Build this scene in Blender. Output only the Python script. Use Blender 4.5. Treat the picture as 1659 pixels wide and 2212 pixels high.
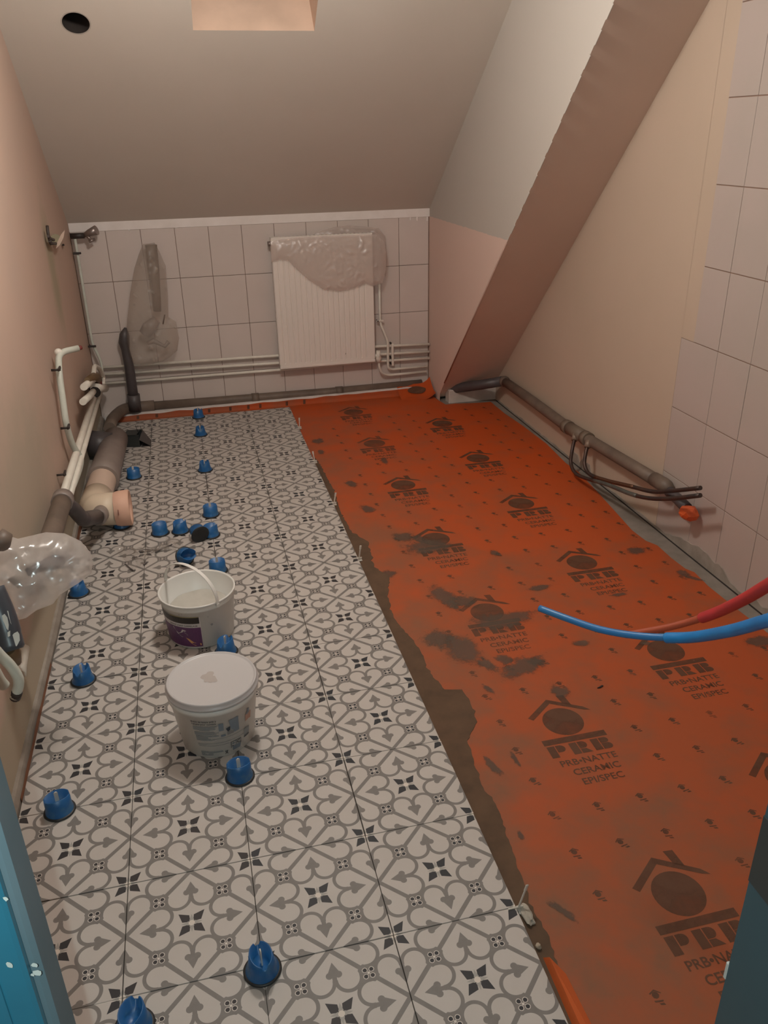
import bpy, bmesh, math, random
from mathutils import Vector as V, Matrix, noise, geometry
random.seed(7)
PI = math.pi
D = bpy.data
SC = bpy.context.scene
COL = SC.collection
for o in list(D.objects):
    D.objects.remove(o)

# ------------------------------------------------------------------ camera
F = 1751.904                                   # focal length in pixels of a 1659 x 2212 frame
R = Matrix(((0.9715541518, -0.2360390595, -0.0191857357),
            (-0.1172699778, -0.4091393572, -0.9049048230),
            (0.2057432438, 0.8814139486, -0.4251813364)))   # rows: right, down, forward
CAM = V((0.309615758, -1.53779010, 1.66987263))
cd = D.cameras.new('camera')
cd.sensor_fit = 'HORIZONTAL'; cd.sensor_width = 36.0; cd.lens = 36.0 * F / 1659.0
cd.clip_start = 0.02; cd.clip_end = 60
cam = D.objects.new('camera', cd); COL.objects.link(cam)
rt, dn, fw = R[0], R[1], R[2]
cam.matrix_world = Matrix(((rt.x, -dn.x, -fw.x, CAM.x), (rt.y, -dn.y, -fw.y, CAM.y),
                           (rt.z, -dn.z, -fw.z, CAM.z), (0, 0, 0, 1)))
SC.camera = cam
# ------------------------------------------------------------------ world, lamps, exposure
w = D.worlds.new('world'); SC.world = w; w.use_nodes = True
w.node_tree.nodes['Background'].inputs[0].default_value = (0.9, 0.75, 0.62, 1)
w.node_tree.nodes['Background'].inputs[1].default_value = 0.04
def lamp(name, loc, energy, color, radius):
    l = D.lights.new(name, 'POINT'); l.energy = energy; l.color = color; l.shadow_soft_size = radius
    o = D.objects.new(name, l); COL.objects.link(o); o.location = loc
    return o
lamp('ceiling_bulb', (0.60, 1.15, 2.43), 68.0, (1.0, 0.955, 0.895), 0.11)      # bare bulb of the room, above the frame
lamp('phone_flash', CAM + V((-0.028, 0.004, 0.0)), 36.0, (0.80, 1.0, 1.0), 0.004)   # the phone's own lamp beside its lens
SC.view_settings.view_transform = 'Standard'
SC.view_settings.look = 'None'
SC.view_settings.gamma = 1.0
SC.view_settings.use_curve_mapping = False
SC.view_settings.exposure = 0.0

# ------------------------------------------------------------------ helpers
def ray(x, y):
    return R.transposed() @ V(((x - 829.5) / F, (y - 1106) / F, 1.0))
def pz(x, y, z=0.0):
    r = ray(x, y); return CAM + r * ((z - CAM.z) / r.z)
def py(x, y, yy):
    r = ray(x, y); return CAM + r * ((yy - CAM.y) / r.y)
def px(x, y, xx):
    r = ray(x, y); return CAM + r * ((xx - CAM.x) / r.x)
def pdist(x, y, d):
    return CAM + ray(x, y).normalized() * d

def link(o):
    COL.objects.link(o); return o
def tag(o, label=None, cat=None, group=None, kind=None):
    if label: o['label'] = label
    if cat: o['category'] = cat
    if group: o['group'] = group
    if kind: o['kind'] = kind
    return o
def thing(name, loc, label, cat, group=None):
    o = link(D.objects.new(name, None)); o.location = loc; o.empty_display_size = 0.05
    return tag(o, label, cat, group)
def wloc(o):
    p = V((0, 0, 0))
    while o is not None:
        p = p + o.location; o = o.parent
    return p
def copy_tree(o, parent=None):
    c = o.copy(); COL.objects.link(c); c.parent = parent
    for ch in list(o.children):
        copy_tree(ch, c)
    return c

class MB:
    """collects shapes in world coordinates and links them as one mesh object"""
    def __init__(s): s.v = []; s.f = []; s.m = []; s.cur = 0; s.sm = []; s.smooth = False
    def add(s, vs, fs):
        n = len(s.v); s.v += [V(p) for p in vs]
        for f in fs:
            s.f.append([i + n for i in f]); s.m.append(s.cur); s.sm.append(s.smooth)
        return s
    def box(s, x0, x1, y0, y1, z0, z1, M=None):
        vs = [V((x, y, z)) for z in (z0, z1) for y in (y0, y1) for x in (x0, x1)]
        if M is not None: vs = [M @ p for p in vs]
        return s.add(vs, [(0, 2, 3, 1), (4, 5, 7, 6), (0, 1, 5, 4), (2, 6, 7, 3), (0, 4, 6, 2), (1, 3, 7, 5)])
    def bbox(s, x0, x1, y0, y1, z0, z1, b, M=None):
        """box with all edges chamfered by b"""
        bm = bmesh.new()
        bmesh.ops.create_cube(bm, size=1)
        for p in bm.verts:
            p.co = V(((x0 + x1) / 2 + p.co.x * (x1 - x0), (y0 + y1) / 2 + p.co.y * (y1 - y0), (z0 + z1) / 2 + p.co.z * (z1 - z0)))
        bmesh.ops.bevel(bm, geom=list(bm.edges), offset=b, segments=1, affect='EDGES')
        return s.bm(bm, M)
    def bm(s, bm, M=None):
        bm.verts.index_update()
        vs = [p.co.copy() for p in bm.verts]
        if M is not None: vs = [M @ p for p in vs]
        s.add(vs, [[q.index for q in f.verts] for f in bm.faces]); bm.free(); return s
    def tube(s, path, r, n=12, caps=True, smooth=True):
        """path: list of points; r: radius or list"""
        path = [V(p) for p in path]; k = len(path)
        rr = r if isinstance(r, (list, tuple)) else [r] * k
        t0 = (path[1] - path[0]).normalized()
        up = V((0, 0, 1)) if abs(t0.z) < 0.9 else V((1, 0, 0))
        a = t0.cross(up).normalized(); vs = []
        for i, p in enumerate(path):
            if i == 0: t = t0
            elif i == k - 1: t = (path[i] - path[i - 1]).normalized()
            else: t = ((path[i + 1] - path[i]).normalized() + (path[i] - path[i - 1]).normalized()).normalized()
            a = (a - t * a.dot(t)).normalized(); b = t.cross(a)
            vs += [p + (a * math.cos(2 * PI * j / n) + b * math.sin(2 * PI * j / n)) * rr[i] for j in range(n)]
        fs = [(i * n + j, i * n + (j + 1) % n, (i + 1) * n + (j + 1) % n, (i + 1) * n + j) for i in range(k - 1) for j in range(n)]
        o = s.smooth; s.smooth = smooth; s.add(vs, fs); s.smooth = False
        if caps:
            base = len(s.v) - len(vs)
            s.f.append([base + j for j in reversed(range(n))]); s.m.append(s.cur); s.sm.append(False)
            s.f.append([base + (k - 1) * n + j for j in range(n)]); s.m.append(s.cur); s.sm.append(False)
        s.smooth = o
        return s
    def lathe(s, prof, c=(0, 0, 0), n=48, M=None, close=False):
        """prof: (r, z) list around a vertical axis through c"""
        c = V(c); vs = []
        for r, z in prof:
            vs += [c + V((r * math.cos(2 * PI * j / n), r * math.sin(2 * PI * j / n), z)) for j in range(n)]
        if M is not None: vs = [M @ p for p in vs]
        k = len(prof)
        fs = [(i * n + j, i * n + (j + 1) % n, (i + 1) * n + (j + 1) % n, (i + 1) * n + j) for i in range(k - 1) for j in range(n)]
        return s.add(vs, fs)
    def slab(s, pts, z0, z1):
        """flat polygon (x, y) extruded from z0 to z1"""
        n = len(pts)
        vs = [V((p[0], p[1], z0)) for p in pts] + [V((p[0], p[1], z1)) for p in pts]
        return s.add(vs, [list(range(n, 2 * n)), list(reversed(range(n)))] + [(i, (i + 1) % n, n + (i + 1) % n, n + i) for i in range(n)])
    def build(s, name, mat, parent=None, smooth=None):
        off = wloc(parent) if parent is not None else V((0, 0, 0))
        me = D.meshes.new(name)
        me.from_pydata([p - off for p in s.v], [], s.f)
        for m in (mat if isinstance(mat, (list, tuple)) else [mat]): me.materials.append(m)
        for i, p in enumerate(me.polygons):
            p.material_index = s.m[i]; p.use_smooth = s.sm[i] if smooth is None else smooth
        bm = bmesh.new(); bm.from_mesh(me); bmesh.ops.recalc_face_normals(bm, faces=bm.faces); bm.to_mesh(me); bm.free()
        o = link(D.objects.new(name, me)); o.parent = parent
        return o

def curve(pts, k=8):
    """Catmull-Rom through the points"""
    pts = [V(p) for p in pts]; P = [pts[0] * 2 - pts[1]] + pts + [pts[-1] * 2 - pts[-2]]; out = []
    for i in range(1, len(P) - 2):
        a, b, c, d = P[i - 1:i + 3]
        for j in range(k):
            t = j / k
            out.append(0.5 * ((2 * b) + (c - a) * t + (2 * a - 5 * b + 4 * c - d) * t * t + (3 * b - a - 3 * c + d) * t ** 3))
    out.append(pts[-1]); return out
def arcbend(pts, r=0.04, k=5):
    """polyline with rounded corners"""
    pts = [V(p) for p in pts]; out = [pts[0]]
    for i in range(1, len(pts) - 1):
        a, b, c = pts[i - 1:i + 2]
        q = min(r, (a - b).length * .45, (c - b).length * .45)
        p0 = b + (a - b).normalized() * q; p1 = b + (c - b).normalized() * q
        for j in range(k + 1):
            t = j / k; out.append(p0 * (1 - t) ** 2 + b * 2 * t * (1 - t) + p1 * t * t)
    out.append(pts[-1]); return out

def pillow(mb, outline, nrm, front, back, amp, freq, h=0.012, seed=0.0):
    """a crumpled closed bag: an outline in a plane inflated to both sides"""
    nrm = V(nrm).normalized(); c = sum(outline, V((0, 0, 0))) / len(outline)
    e1 = V((0, 0, 1)) - nrm * nrm.z; e1.normalize(); e2 = nrm.cross(e1)
    P2 = [V(((p - c).dot(e1), (p - c).dot(e2))) for p in outline]
    B = []
    for i in range(len(P2)):
        a, b = P2[i], P2[(i + 1) % len(P2)]; n = max(1, int((b - a).length / h))
        B += [a + (b - a) * (j / n) for j in range(n)]
    def dist(q):
        m = 1e9
        for i in range(len(P2)):
            a, b = P2[i], P2[(i + 1) % len(P2)]; ab = b - a
            t = max(0, min(1, (q - a).dot(ab) / ab.length_squared)); m = min(m, (q - a - ab * t).length)
        return m
    xs = [p.x for p in P2]; ys = [p.y for p in P2]; pts = list(B)
    y = min(ys); row = 0
    while y < max(ys):
        x = min(xs) + (row % 2) * h / 2
        while x < max(xs):
            q = V((x, y))
            ins = False; j = len(P2) - 1
            for i in range(len(P2)):
                if (P2[i].y > y) != (P2[j].y > y) and x < (P2[j].x - P2[i].x) * (y - P2[i].y) / (P2[j].y - P2[i].y) + P2[i].x: ins = not ins
                j = i
            if ins and dist(q) > h * .5: pts.append(q)
            x += h
        y += h * .87; row += 1
    nb = len(B)
    vs, es, fs, *_ = geometry.delaunay_2d_cdt(pts, [(i, (i + 1) % nb) for i in range(nb)], [list(range(nb))], 1, 1e-6)
    dm = max(dist(q) for q in vs)
    F_, K_ = [], []
    for q in vs:
        d = dist(q); t = min(1, d / (dm * .75)); t = math.sqrt(max(0, 1 - (1 - t) ** 2))
        p = c + e1 * q.x + e2 * q.y
        s = V((q.x * freq + seed, q.y * freq, seed))
        r1 = (1 - abs(noise.noise(s)) * 2) * .6 + (1 - abs(noise.noise(s * 2.3)) * 2) * .3 + noise.noise(s * 5) * .15
        r2 = (1 - abs(noise.noise(s + V((9, 3, 1)))) * 2) * .7
        F_.append(p + nrm * (front * t + amp * r1 * min(1, d / .02)))
        K_.append(p - nrm * (back * t + amp * r2 * min(1, d / .02)))
    n = len(F_)
    mb.smooth = False
    mb.add(F_ + K_, [list(f) for f in fs] + [[i + n for i in reversed(f)] for f in fs])

# ------------------------------------------------------------------ materials
class X:
    """arithmetic on shader sockets"""
    nt = None
    def __init__(s, k): s.k = k
    @staticmethod
    def op(o, *a):
        n = X.nt.nodes.new('ShaderNodeMath'); n.operation = o
        for i, q in enumerate(a):
            if isinstance(q, X): X.nt.links.new(q.k, n.inputs[i])
            else: n.inputs[i].default_value = q
        return X(n.outputs[0])
    def __add__(s, o): return X.op('ADD', s, o)
    __radd__ = __add__
    def __sub__(s, o): return X.op('SUBTRACT', s, o)
    def __rsub__(s, o): return X.op('SUBTRACT', o, s)
    def __mul__(s, o): return X.op('MULTIPLY', s, o)
    __rmul__ = __mul__
    def __lt__(s, o): return X.op('LESS_THAN', s, o)
    def __gt__(s, o): return X.op('GREATER_THAN', s, o)
    def abs(s): return X.op('ABSOLUTE', s)
def xmax(a, b): return X.op('MAXIMUM', a, b)
def xmin(a, b): return X.op('MINIMUM', a, b)
def hyp(a, b): return X.op('SQRT', a * a + b * b)

def new_mat(name):
    m = D.materials.new(name); m.use_nodes = True
    nt = m.node_tree; b = nt.nodes['Principled BSDF']
    return m, nt, b
def mixc(nt, fac, a, b):
    n = nt.nodes.new('ShaderNodeMix'); n.data_type = 'RGBA'
    for sock, q in ((n.inputs[0], fac), (n.inputs[6], a), (n.inputs[7], b)):
        if hasattr(q, 'is_output'): nt.links.new(q, sock)
        elif isinstance(q, X): nt.links.new(q.k, sock)
        elif isinstance(q, (int, float)): sock.default_value = q
        else: sock.default_value = (*q, 1)
    return n.outputs[2]
def tex_noise(nt, scale, detail=3, coord='Object', rough=.55):
    tc = nt.nodes.new('ShaderNodeTexCoord'); n = nt.nodes.new('ShaderNodeTexNoise')
    n.inputs['Scale'].default_value = scale; n.inputs['Detail'].default_value = detail; n.inputs['Roughness'].default_value = rough
    nt.links.new(tc.outputs[coord], n.inputs['Vector']); return n.outputs['Fac']
def ramp(nt, fac, p0, p1):
    n = nt.nodes.new('ShaderNodeMapRange'); n.inputs[1].default_value = p0; n.inputs[2].default_value = p1
    nt.links.new(fac, n.inputs[0]); return n.outputs[0]
def bump(nt, b, h, strength=.2, dist=.002):
    n = nt.nodes.new('ShaderNodeBump'); n.inputs['Strength'].default_value = strength; n.inputs['Distance'].default_value = dist
    nt.links.new(h, n.inputs['Height']); nt.links.new(n.outputs[0], b.inputs['Normal'])
def plain(name, c, rough=.5, c2=None, scale=6, lo=.35, hi=.7, metal=0, bmp=0, bscale=60, spec=.5):
    m, nt, b = new_mat(name)
    b.inputs['Roughness'].default_value = rough; b.inputs['Metallic'].default_value = metal
    b.inputs['Specular IOR Level'].default_value = spec
    f = tex_noise(nt, scale, 4)
    c2 = c2 or tuple(q * .85 for q in c)
    nt.links.new(mixc(nt, ramp(nt, f, lo, hi), c, c2), b.inputs['Base Color'])
    if bmp: bump(nt, b, tex_noise(nt, bscale, 3), bmp)
    return m

M = {}
M['peach'] = plain('peach_paint', (.52, .36, .28), .8, (.44, .33, .25), 2.2, .35, .75, bmp=.15, bscale=25, spec=.2)
M['plaster'] = plain('skim_plaster', (.51, .40, .315), .85, (.48, .38, .295), 1.5, bmp=.1, bscale=30, spec=.2)
M['ceil'] = plain('ceiling_paint', (.60, .545, .48), .9, (.57, .515, .45), 1.5, bmp=.12, bscale=120, spec=.2)
M['soffit'] = plain('soffit_paint', (.68, .56, .48), .9, (.64, .52, .44), 1.5, bmp=.12, bscale=100, spec=.2)
M['white_strip'] = plain('strip_filler', (.80, .74, .71), .7, (.72, .66, .62), 8, bmp=.15, bscale=40)
M['wtile'] = plain('wall_tile_glaze', (.62, .54, .50), .22, (.58, .51, .465), 3)
M['wtile2'] = plain('dull_wall_tile', (.46, .385, .35), .45, (.43, .37, .33), 2.5)
M['joint'] = plain('brown_wall_joint', (.24, .15, .11), .9)
M['concrete'] = plain('grey_screed', (.27, .235, .205), .95, (.19, .165, .14), 9, bmp=.5, bscale=40, spec=.1)
M['mortar'] = plain('brown_tile_adhesive', (.125, .078, .050), .9, (.092, .060, .040), 14, bmp=.6, bscale=60, spec=.1)
M['greymortar'] = plain('grey_cement', (.33, .285, .245), .95, (.24, .205, .175), 14, bmp=.5, bscale=50, spec=.1)
M['white_pipe'] = plain('cream_pipe_paint', (.78, .74, .66), .4, (.68, .63, .55), 12)
M['green_pipe'] = plain('pale_pipe_paint', (.60, .63, .56), .4, (.52, .53, .46), 12)
M['brown_pipe'] = plain('dusty_brown_pvc', (.175, .130, .100), .55, (.115, .085, .066), 9)
M['grey_pipe'] = plain('grey_pvc', (.27, .22, .195), .45, (.20, .16, .145), 8)
M['dark_pipe'] = plain('dark_grey_pvc', (.085, .072, .075), .45, (.06, .05, .05), 8)
M['pvc'] = plain('cream_pvc', (.66, .50, .40), .45, (.60, .46, .37), 4)
M['pvc2'] = plain('ivory_pvc', (.72, .58, .44), .45, (.66, .56, .43), 4)
M['peach_tape'] = plain('peach_masking_tape', (.74, .47, .34), .6, (.66, .40, .30), 7)
M['copper'] = plain('tarnished_copper', (.05, .042, .042), .45, (.10, .055, .04), 14, metal=.5)
M['verdigris'] = plain('greenish_copper', (.12, .13, .115), .5, (.07, .075, .07), 14, metal=.3)
M['solder'] = plain('solder_joint', (.27, .20, .15), .5, metal=.3)
M['orange'] = plain('orange_plastic', (.72, .13, .03), .45, (.62, .10, .03), 9)
M['black'] = plain('black_rubber', (.018, .020, .022), .5)
M['blue'] = plain('dusty_blue_plastic', (.010, .100, .28), .38, (.05, .14, .26), 30, .45, .72)
M['pin'] = plain('white_nylon', (.60, .56, .50), .45)
M['bucket'] = plain('white_bucket_plastic', (.70, .69, .66), .35, (.66, .66, .62), 5)
M['lid'] = plain('white_lid_plastic', (.50, .485, .485), .35, (.485, .475, .475), 5)
M['paste'] = plain('grey_white_compound', (.44, .415, .37), .7, (.38, .355, .31), 14, bmp=.3)
M['label_black'] = plain('label_black', (.016, .013, .012), .4)
M['label_purple'] = plain('label_purple', (.115, .030, .115), .4, (.08, .028, .095), 20)
M['label_white'] = plain('label_white', (.56, .53, .52), .4)
M['label_yellow'] = plain('label_yellow', (.55, .42, .06), .4)
M['label_skin'] = plain('label_tan', (.62, .34, .14), .4)
M['label_grey'] = plain('label_grey', (.25, .24, .24), .4)
M['ink_grey'] = plain('print_grey', (.27, .285, .29), .5)
M['ink_blue'] = plain('print_blue_grey', (.20, .24, .28), .5)
M['ink_dark'] = plain('print_black', (.018, .02, .022), .5)
M['ink_salmon'] = plain('print_salmon', (.48, .27, .20), .5)
M['rad'] = plain('radiator_enamel', (.78, .71, .65), .4, (.75, .69, .63), 4)
M['chrome'] = plain('dull_chrome', (.32, .26, .235), .35, metal=.7)
M['brass'] = plain('worn_brass', (.20, .13, .07), .45, metal=.5)
M['dark_metal'] = plain('dark_fitting', (.035, .025, .022), .5)
M['redcap'] = plain('red_handle', (.20, .035, .03), .5)
M['wire'] = plain('dark_wire', (.05, .035, .03), .5)
M['beige_plastic'] = plain('beige_plate', (.60, .45, .36), .4)
M['tape_grey'] = plain('dark_wrapped_pipe', (.055, .065, .08), .35, (.04, .048, .06), 10)
M['jamb'] = plain('blue_gloss_paint', (.028, .155, .225), .28, (.026, .135, .20), 6, bmp=.12, bscale=30)
M['jambgrey'] = plain('shaded_grey_blue_paint', (.115, .155, .175), .6, (.09, .135, .155), 7, spec=.3)  # frame blue, with the reveal's dimness under grazing light put into the tone
M['chip'] = plain('bare_paint_chip', (.55, .56, .52), .5)
M['strike'] = plain('dark_lock_plate', (.03, .035, .035), .4)
M['per_blue'] = plain('blue_pex', (.02, .17, .46), .4, (.03, .17, .38), 10)
M['sheath_blue'] = plain('blue_sheath', (.01, .215, .56), .45, (.012, .17, .46), 20)
M['per_red'] = plain('red_pex', (.42, .085, .04), .4)
M['sheath_red'] = plain('red_sheath', (.52, .035, .04), .45, (.45, .035, .035), 20)
M['glass'] = plain('night_pane', (.02, .02, .025), .1)
M['void'] = plain('dark_duct', (.02, .014, .011), .9)
M['dirt'] = plain('dust_streak', (.30, .26, .17), .9)

def film(name, alpha, c, rough=.25, gl=.12):
    m, nt, b = new_mat(name)
    nt.nodes.remove(b); out = nt.nodes['Material Output']
    tr = nt.nodes.new('ShaderNodeBsdfTransparent')
    df = nt.nodes.new('ShaderNodeBsdfDiffuse'); df.inputs[0].default_value = (*c, 1)
    tl = nt.nodes.new('ShaderNodeBsdfTranslucent'); tl.inputs[0].default_value = (*c, 1)
    g = nt.nodes.new('ShaderNodeBsdfGlossy'); g.inputs['Roughness'].default_value = rough
    m1 = nt.nodes.new('ShaderNodeMixShader'); m1.inputs[0].default_value = .2
    m2 = nt.nodes.new('ShaderNodeMixShader'); m2.inputs[0].default_value = alpha
    m3 = nt.nodes.new('ShaderNodeMixShader'); m3.inputs[0].default_value = gl
    L = nt.links.new
    L(df.outputs[0], m1.inputs[1]); L(tl.outputs[0], m1.inputs[2])
    L(tr.outputs[0], m2.inputs[1]); L(m1.outputs[0], m2.inputs[2])
    bp = nt.nodes.new('ShaderNodeBump'); bp.inputs['Strength'].default_value = .9; bp.inputs['Distance'].default_value = .012
    vo = nt.nodes.new('ShaderNodeTexNoise'); vo.noise_type = 'RIDGED_MULTIFRACTAL'; vo.inputs['Scale'].default_value = 22; vo.inputs['Detail'].default_value = 4
    tc = nt.nodes.new('ShaderNodeTexCoord'); mp = nt.nodes.new('ShaderNodeMapping'); mp.inputs['Scale'].default_value = (1.2, .45, 1.1); mp.inputs['Rotation'].default_value = (.6, .3, .2)
    L(tc.outputs['Object'], mp.inputs['Vector']); L(mp.outputs[0], vo.inputs['Vector'])
    L(vo.outputs['Fac'], bp.inputs['Height'])
    for q in (df, g): L(bp.outputs[0], q.inputs['Normal'])
    X.nt = nt; L((X(ramp(nt, vo.outputs['Fac'], .2, 1.6)) * alpha * .8 + alpha * .7).k, m2.inputs[0])
    L(m2.outputs[0], m3.inputs[1]); L(g.outputs[0], m3.inputs[2]); L(m3.outputs[0], out.inputs[0])
    return m
M['film'] = film('clear_film', .46, (.88, .83, .79), .20, .08)
M['film_pink'] = film('pinkish_film', .42, (.78, .66, .60), .3, .05)
M['film_far'] = film('dusty_film', .44, (.66, .57, .49), .35, .03)
M['film_floor'] = film('clear_scrap', .22, (.40, .34, .29), .2, .06)

def ink(name, c, a):
    """print on the mat: worn through in places"""
    m, nt, b = new_mat(name)
    b.inputs['Base Color'].default_value = (*c, 1); b.inputs['Roughness'].default_value = .7
    f = tex_noise(nt, 9, 5); X.nt = nt
    nt.links.new((X(ramp(nt, f, 1.05, .42)) * a).k, b.inputs['Alpha'])
    return m
M['ink'] = ink('mat_print', (.110, .046, .022), .92)
M['ink_faint'] = ink('worn_mat_print', (.125, .058, .030), .70)
M['smear'] = ink('mortar_smear', (.115, .080, .056), .72)
def _smear():
    m = M['smear']; nt = m.node_tree; X.nt = nt; b = nt.nodes['Principled BSDF']
    a = nt.nodes.new('ShaderNodeVertexColor'); a.layer_name = 'fade'
    sp = nt.nodes.new('ShaderNodeSeparateColor'); nt.links.new(a.outputs[0], sp.inputs[0])
    n = X(tex_noise(nt, 34, 5, rough=.7)) + X(tex_noise(nt, 130, 3)) * .4
    v = X(sp.outputs[0]) * 1.1 + n * 1.2
    nt.links.new((X(ramp(nt, v.k, 1.12, 1.45)) * .66).k, b.inputs['Alpha'])
_smear()

# patterned cement tile: star, bands, hearts, club leaves and four-dot knots, from distances
def tile_material():
    m, nt, b = new_mat('patterned_tile_print'); X.nt = nt
    tc = nt.nodes.new('ShaderNodeTexCoord'); sp = nt.nodes.new('ShaderNodeSeparateXYZ')
    nt.links.new(tc.outputs['Object'], sp.inputs[0])
    U = X(sp.outputs[0]) * (1 / .15); W = X(sp.outputs[1]) * (1 / .15)
    a = (U + W) * .5; c = (U - W) * .5
    a = a - X.op('ROUND', a); c = c - X.op('ROUND', c)
    A = a.abs(); B = c.abs()
    t = 1.0 - (A + B); lat = (A - B).abs()
    # grey line work
    band = (t - lat).abs() < .050
    dc = hyp(t - .512, lat - .20)
    arc = ((dc - .188).abs() < .028) * (xmax(t - .50, lat - .36) > 0)
    stem = (lat < .034) * (t > .38) * (t < .58)
    lobes = hyp(t - .412, lat - .068) < .053
    tip = (lat - (t - .207) * .52 < 0) * (t < .42) * (t > .2)
    head = xmax(lobes, xmax(tip, hyp(t - .375, lat) < .074))
    hk = hyp(t - .5, lat - .5)
    knot = (hk < .165) * (dc > .165)
    g = xmax(xmax(band, arc), xmax(stem, xmax(head, knot)))
    # knot: four dark seeds ringed in white around a small white cross
    ku = (t - .5).abs(); kl = (lat - .5).abs()
    e1 = hyp(ku - .049, (kl - .047) * .9)
    ring = xmax(e1 < .0395, hk < .020)
    seed = e1 < .0305
    # star: four dark petals on the cell axes, four slim pale points on the tile axes
    p = xmax(A, B) * 1.41421; q = xmin(A, B) * 1.41421
    petal = (q < xmin((p - .030) * .80, (.285 - p) * .50)) * (p > .030)
    du = xmax(U_(a, c), V_(a, c)); dl = xmin(U_(a, c), V_(a, c))
    pale = (dl < xmin(du * .8, (.165 - du) * .32)) * (du < .165)
    core = hyp(A, B) * 1.41421 < .048
    n1 = tex_noise(nt, 9, 4); oi = nt.nodes.new('ShaderNodeObjectInfo')
    rnd = X(oi.outputs['Random'])
    cream = mixc(nt, ramp(nt, n1, .35, .7), (.48, .445, .415), (.455, .418, .385))
    greyc = mixc(nt, ramp(nt, tex_noise(nt, 40, 3), .3, .7), (.20, .185, .172), (.175, .16, .148))
    darkc = mixc(nt, rnd, (.028, .031, .036), (.036, .030, .030))
    col = mixc(nt, g, cream, greyc)
    col = mixc(nt, ring, col, (.60, .55, .50))
    col = mixc(nt, seed, col, darkc)
    col = mixc(nt, petal, col, darkc)
    col = mixc(nt, pale, col, (.33, .315, .29))
    col = mixc(nt, core, col, (.62, .56, .50))
    nt.links.new(col, b.inputs['Base Color'])
    b.inputs['Roughness'].default_value = .55; b.inputs['Specular IOR Level'].default_value = .3
    bump(nt, b, tex_noise(nt, 25, 2), .03)
    return m
def U_(a, c): return (a + c).abs()
def V_(a, c): return (a - c).abs()
M['ptile'] = tile_material()

def mat_material():
    m, nt, b = new_mat('orange_mat'); X.nt = nt
    f = tex_noise(nt, 1.6, 5, rough=.6); f2 = tex_noise(nt, 300, 2)
    col = mixc(nt, ramp(nt, f, .35, .72), (.48, .074, .014), (.42, .076, .018))
    # mortar dust wiped over the part next to the laid tiles
    tc = nt.nodes.new('ShaderNodeTexCoord'); sp = nt.nodes.new('ShaderNodeSeparateXYZ'); nt.links.new(tc.outputs['Object'], sp.inputs[0])
    x = X(sp.outputs[0]) + 1.5
    near = X.op('MULTIPLY', xmax(1.0 - (x - .9) * .95, 0.0), 1.0)
    g = X(tex_noise(nt, 5.5, 6, rough=.62)); g2 = X(tex_noise(nt, 2.0, 3))
    s = (g * .65 + g2 * .35) + near * .13
    y = X(sp.outputs[1]) + 1.4
    base = xmax(xmin(.42 - (y * .12) - (x - 1.0) * .12, .38), 0.0)
    fac = xmin(X(ramp(nt, s.k, .50, .72)) * .42 + base, .8)
    col = mixc(nt, fac, col, (.165, .105, .066))
    nt.links.new(col, b.inputs['Base Color']); b.inputs['Roughness'].default_value = .62; b.inputs['Specular IOR Level'].default_value = .18
    bump(nt, b, f2, .12, .001)
    return m
M['mat'] = mat_material()

def wall_left_material():
    m, nt, b = new_mat('stained_peach_wall'); X.nt = nt
    f = tex_noise(nt, 1.7, 4)
    col = mixc(nt, ramp(nt, f, .35, .72), (.54, .395, .315), (.505, .38, .31))
    tc = nt.nodes.new('ShaderNodeTexCoord'); sp = nt.nodes.new('ShaderNodeSeparateXYZ'); nt.links.new(tc.outputs['Object'], sp.inputs[0])
    y = X(sp.outputs[1]); z = X(sp.outputs[2])
    n = X(tex_noise(nt, 6, 4)) - .5
    # bare beige band low on the wall where skirting tiles were, and the damp patch under the wires
    low = X(ramp(nt, (z + n * .10).k, .24, .20))
    col = mixc(nt, low, col, (.44, .37, .28))
    d = hyp((y - 2.93) * 2.6, (z - 1.06) * 1.0) + n * .35
    col = mixc(nt, X(ramp(nt, d.k, .42, .12)) * .8, col, (.36, .32, .215))
    d2 = hyp((y - 1.35) * .7, (z - .55) * 1.3) + n * .4
    col = mixc(nt, X(ramp(nt, d2.k, .55, .2)) * .6, col, (.36, .33, .25))
    nt.links.new(col, b.inputs['Base Color']); b.inputs['Roughness'].default_value = .8; b.inputs['Specular IOR Level'].default_value = .2
    bump(nt, b, tex_noise(nt, 14, 5), .25, .004)
    return m
M['wleft'] = wall_left_material()

def cheek_material():
    m, nt, b = new_mat('two_tone_cheek'); X.nt = nt
    tc = nt.nodes.new('ShaderNodeTexCoord'); sp = nt.nodes.new('ShaderNodeSeparateXYZ'); nt.links.new(tc.outputs['Object'], sp.inputs[0])
    z = X(sp.outputs[2]); n = X(tex_noise(nt, 18, 3)) - .5
    up = (z + n * .012) > 1.158
    col = mixc(nt, up, (.68, .51, .44), (.49, .45, .405))
    nt.links.new(col, b.inputs['Base Color']); b.inputs['Roughness'].default_value = .85; b.inputs['Specular IOR Level'].default_value = .2
    bump(nt, b, tex_noise(nt, 60, 3), .12)
    return m
M['cheek'] = cheek_material()

# ------------------------------------------------------------------ the setting
XL, XC, XR, YB = -.32, 1.92, 2.30, 3.87
ZM = -.014                                      # top of the orange mat; tile tops lie at 0
def zc(y): return 1.222 + .762 * (3.846 - y)     # main ceiling slope
def zs(y): return 3.655 - 1.005 * y              # steeper slope over the right strip
ZT = 2.55
YC = 3.846 - (ZT - 1.222) / .762; YS = (3.655 - ZT) / 1.005
mb = MB(); mb.box(-.6, 2.6, -2.3, 4.05, -.12, -.020)
floor = tag(mb.build('floor', M['concrete']), kind='structure')

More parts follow.
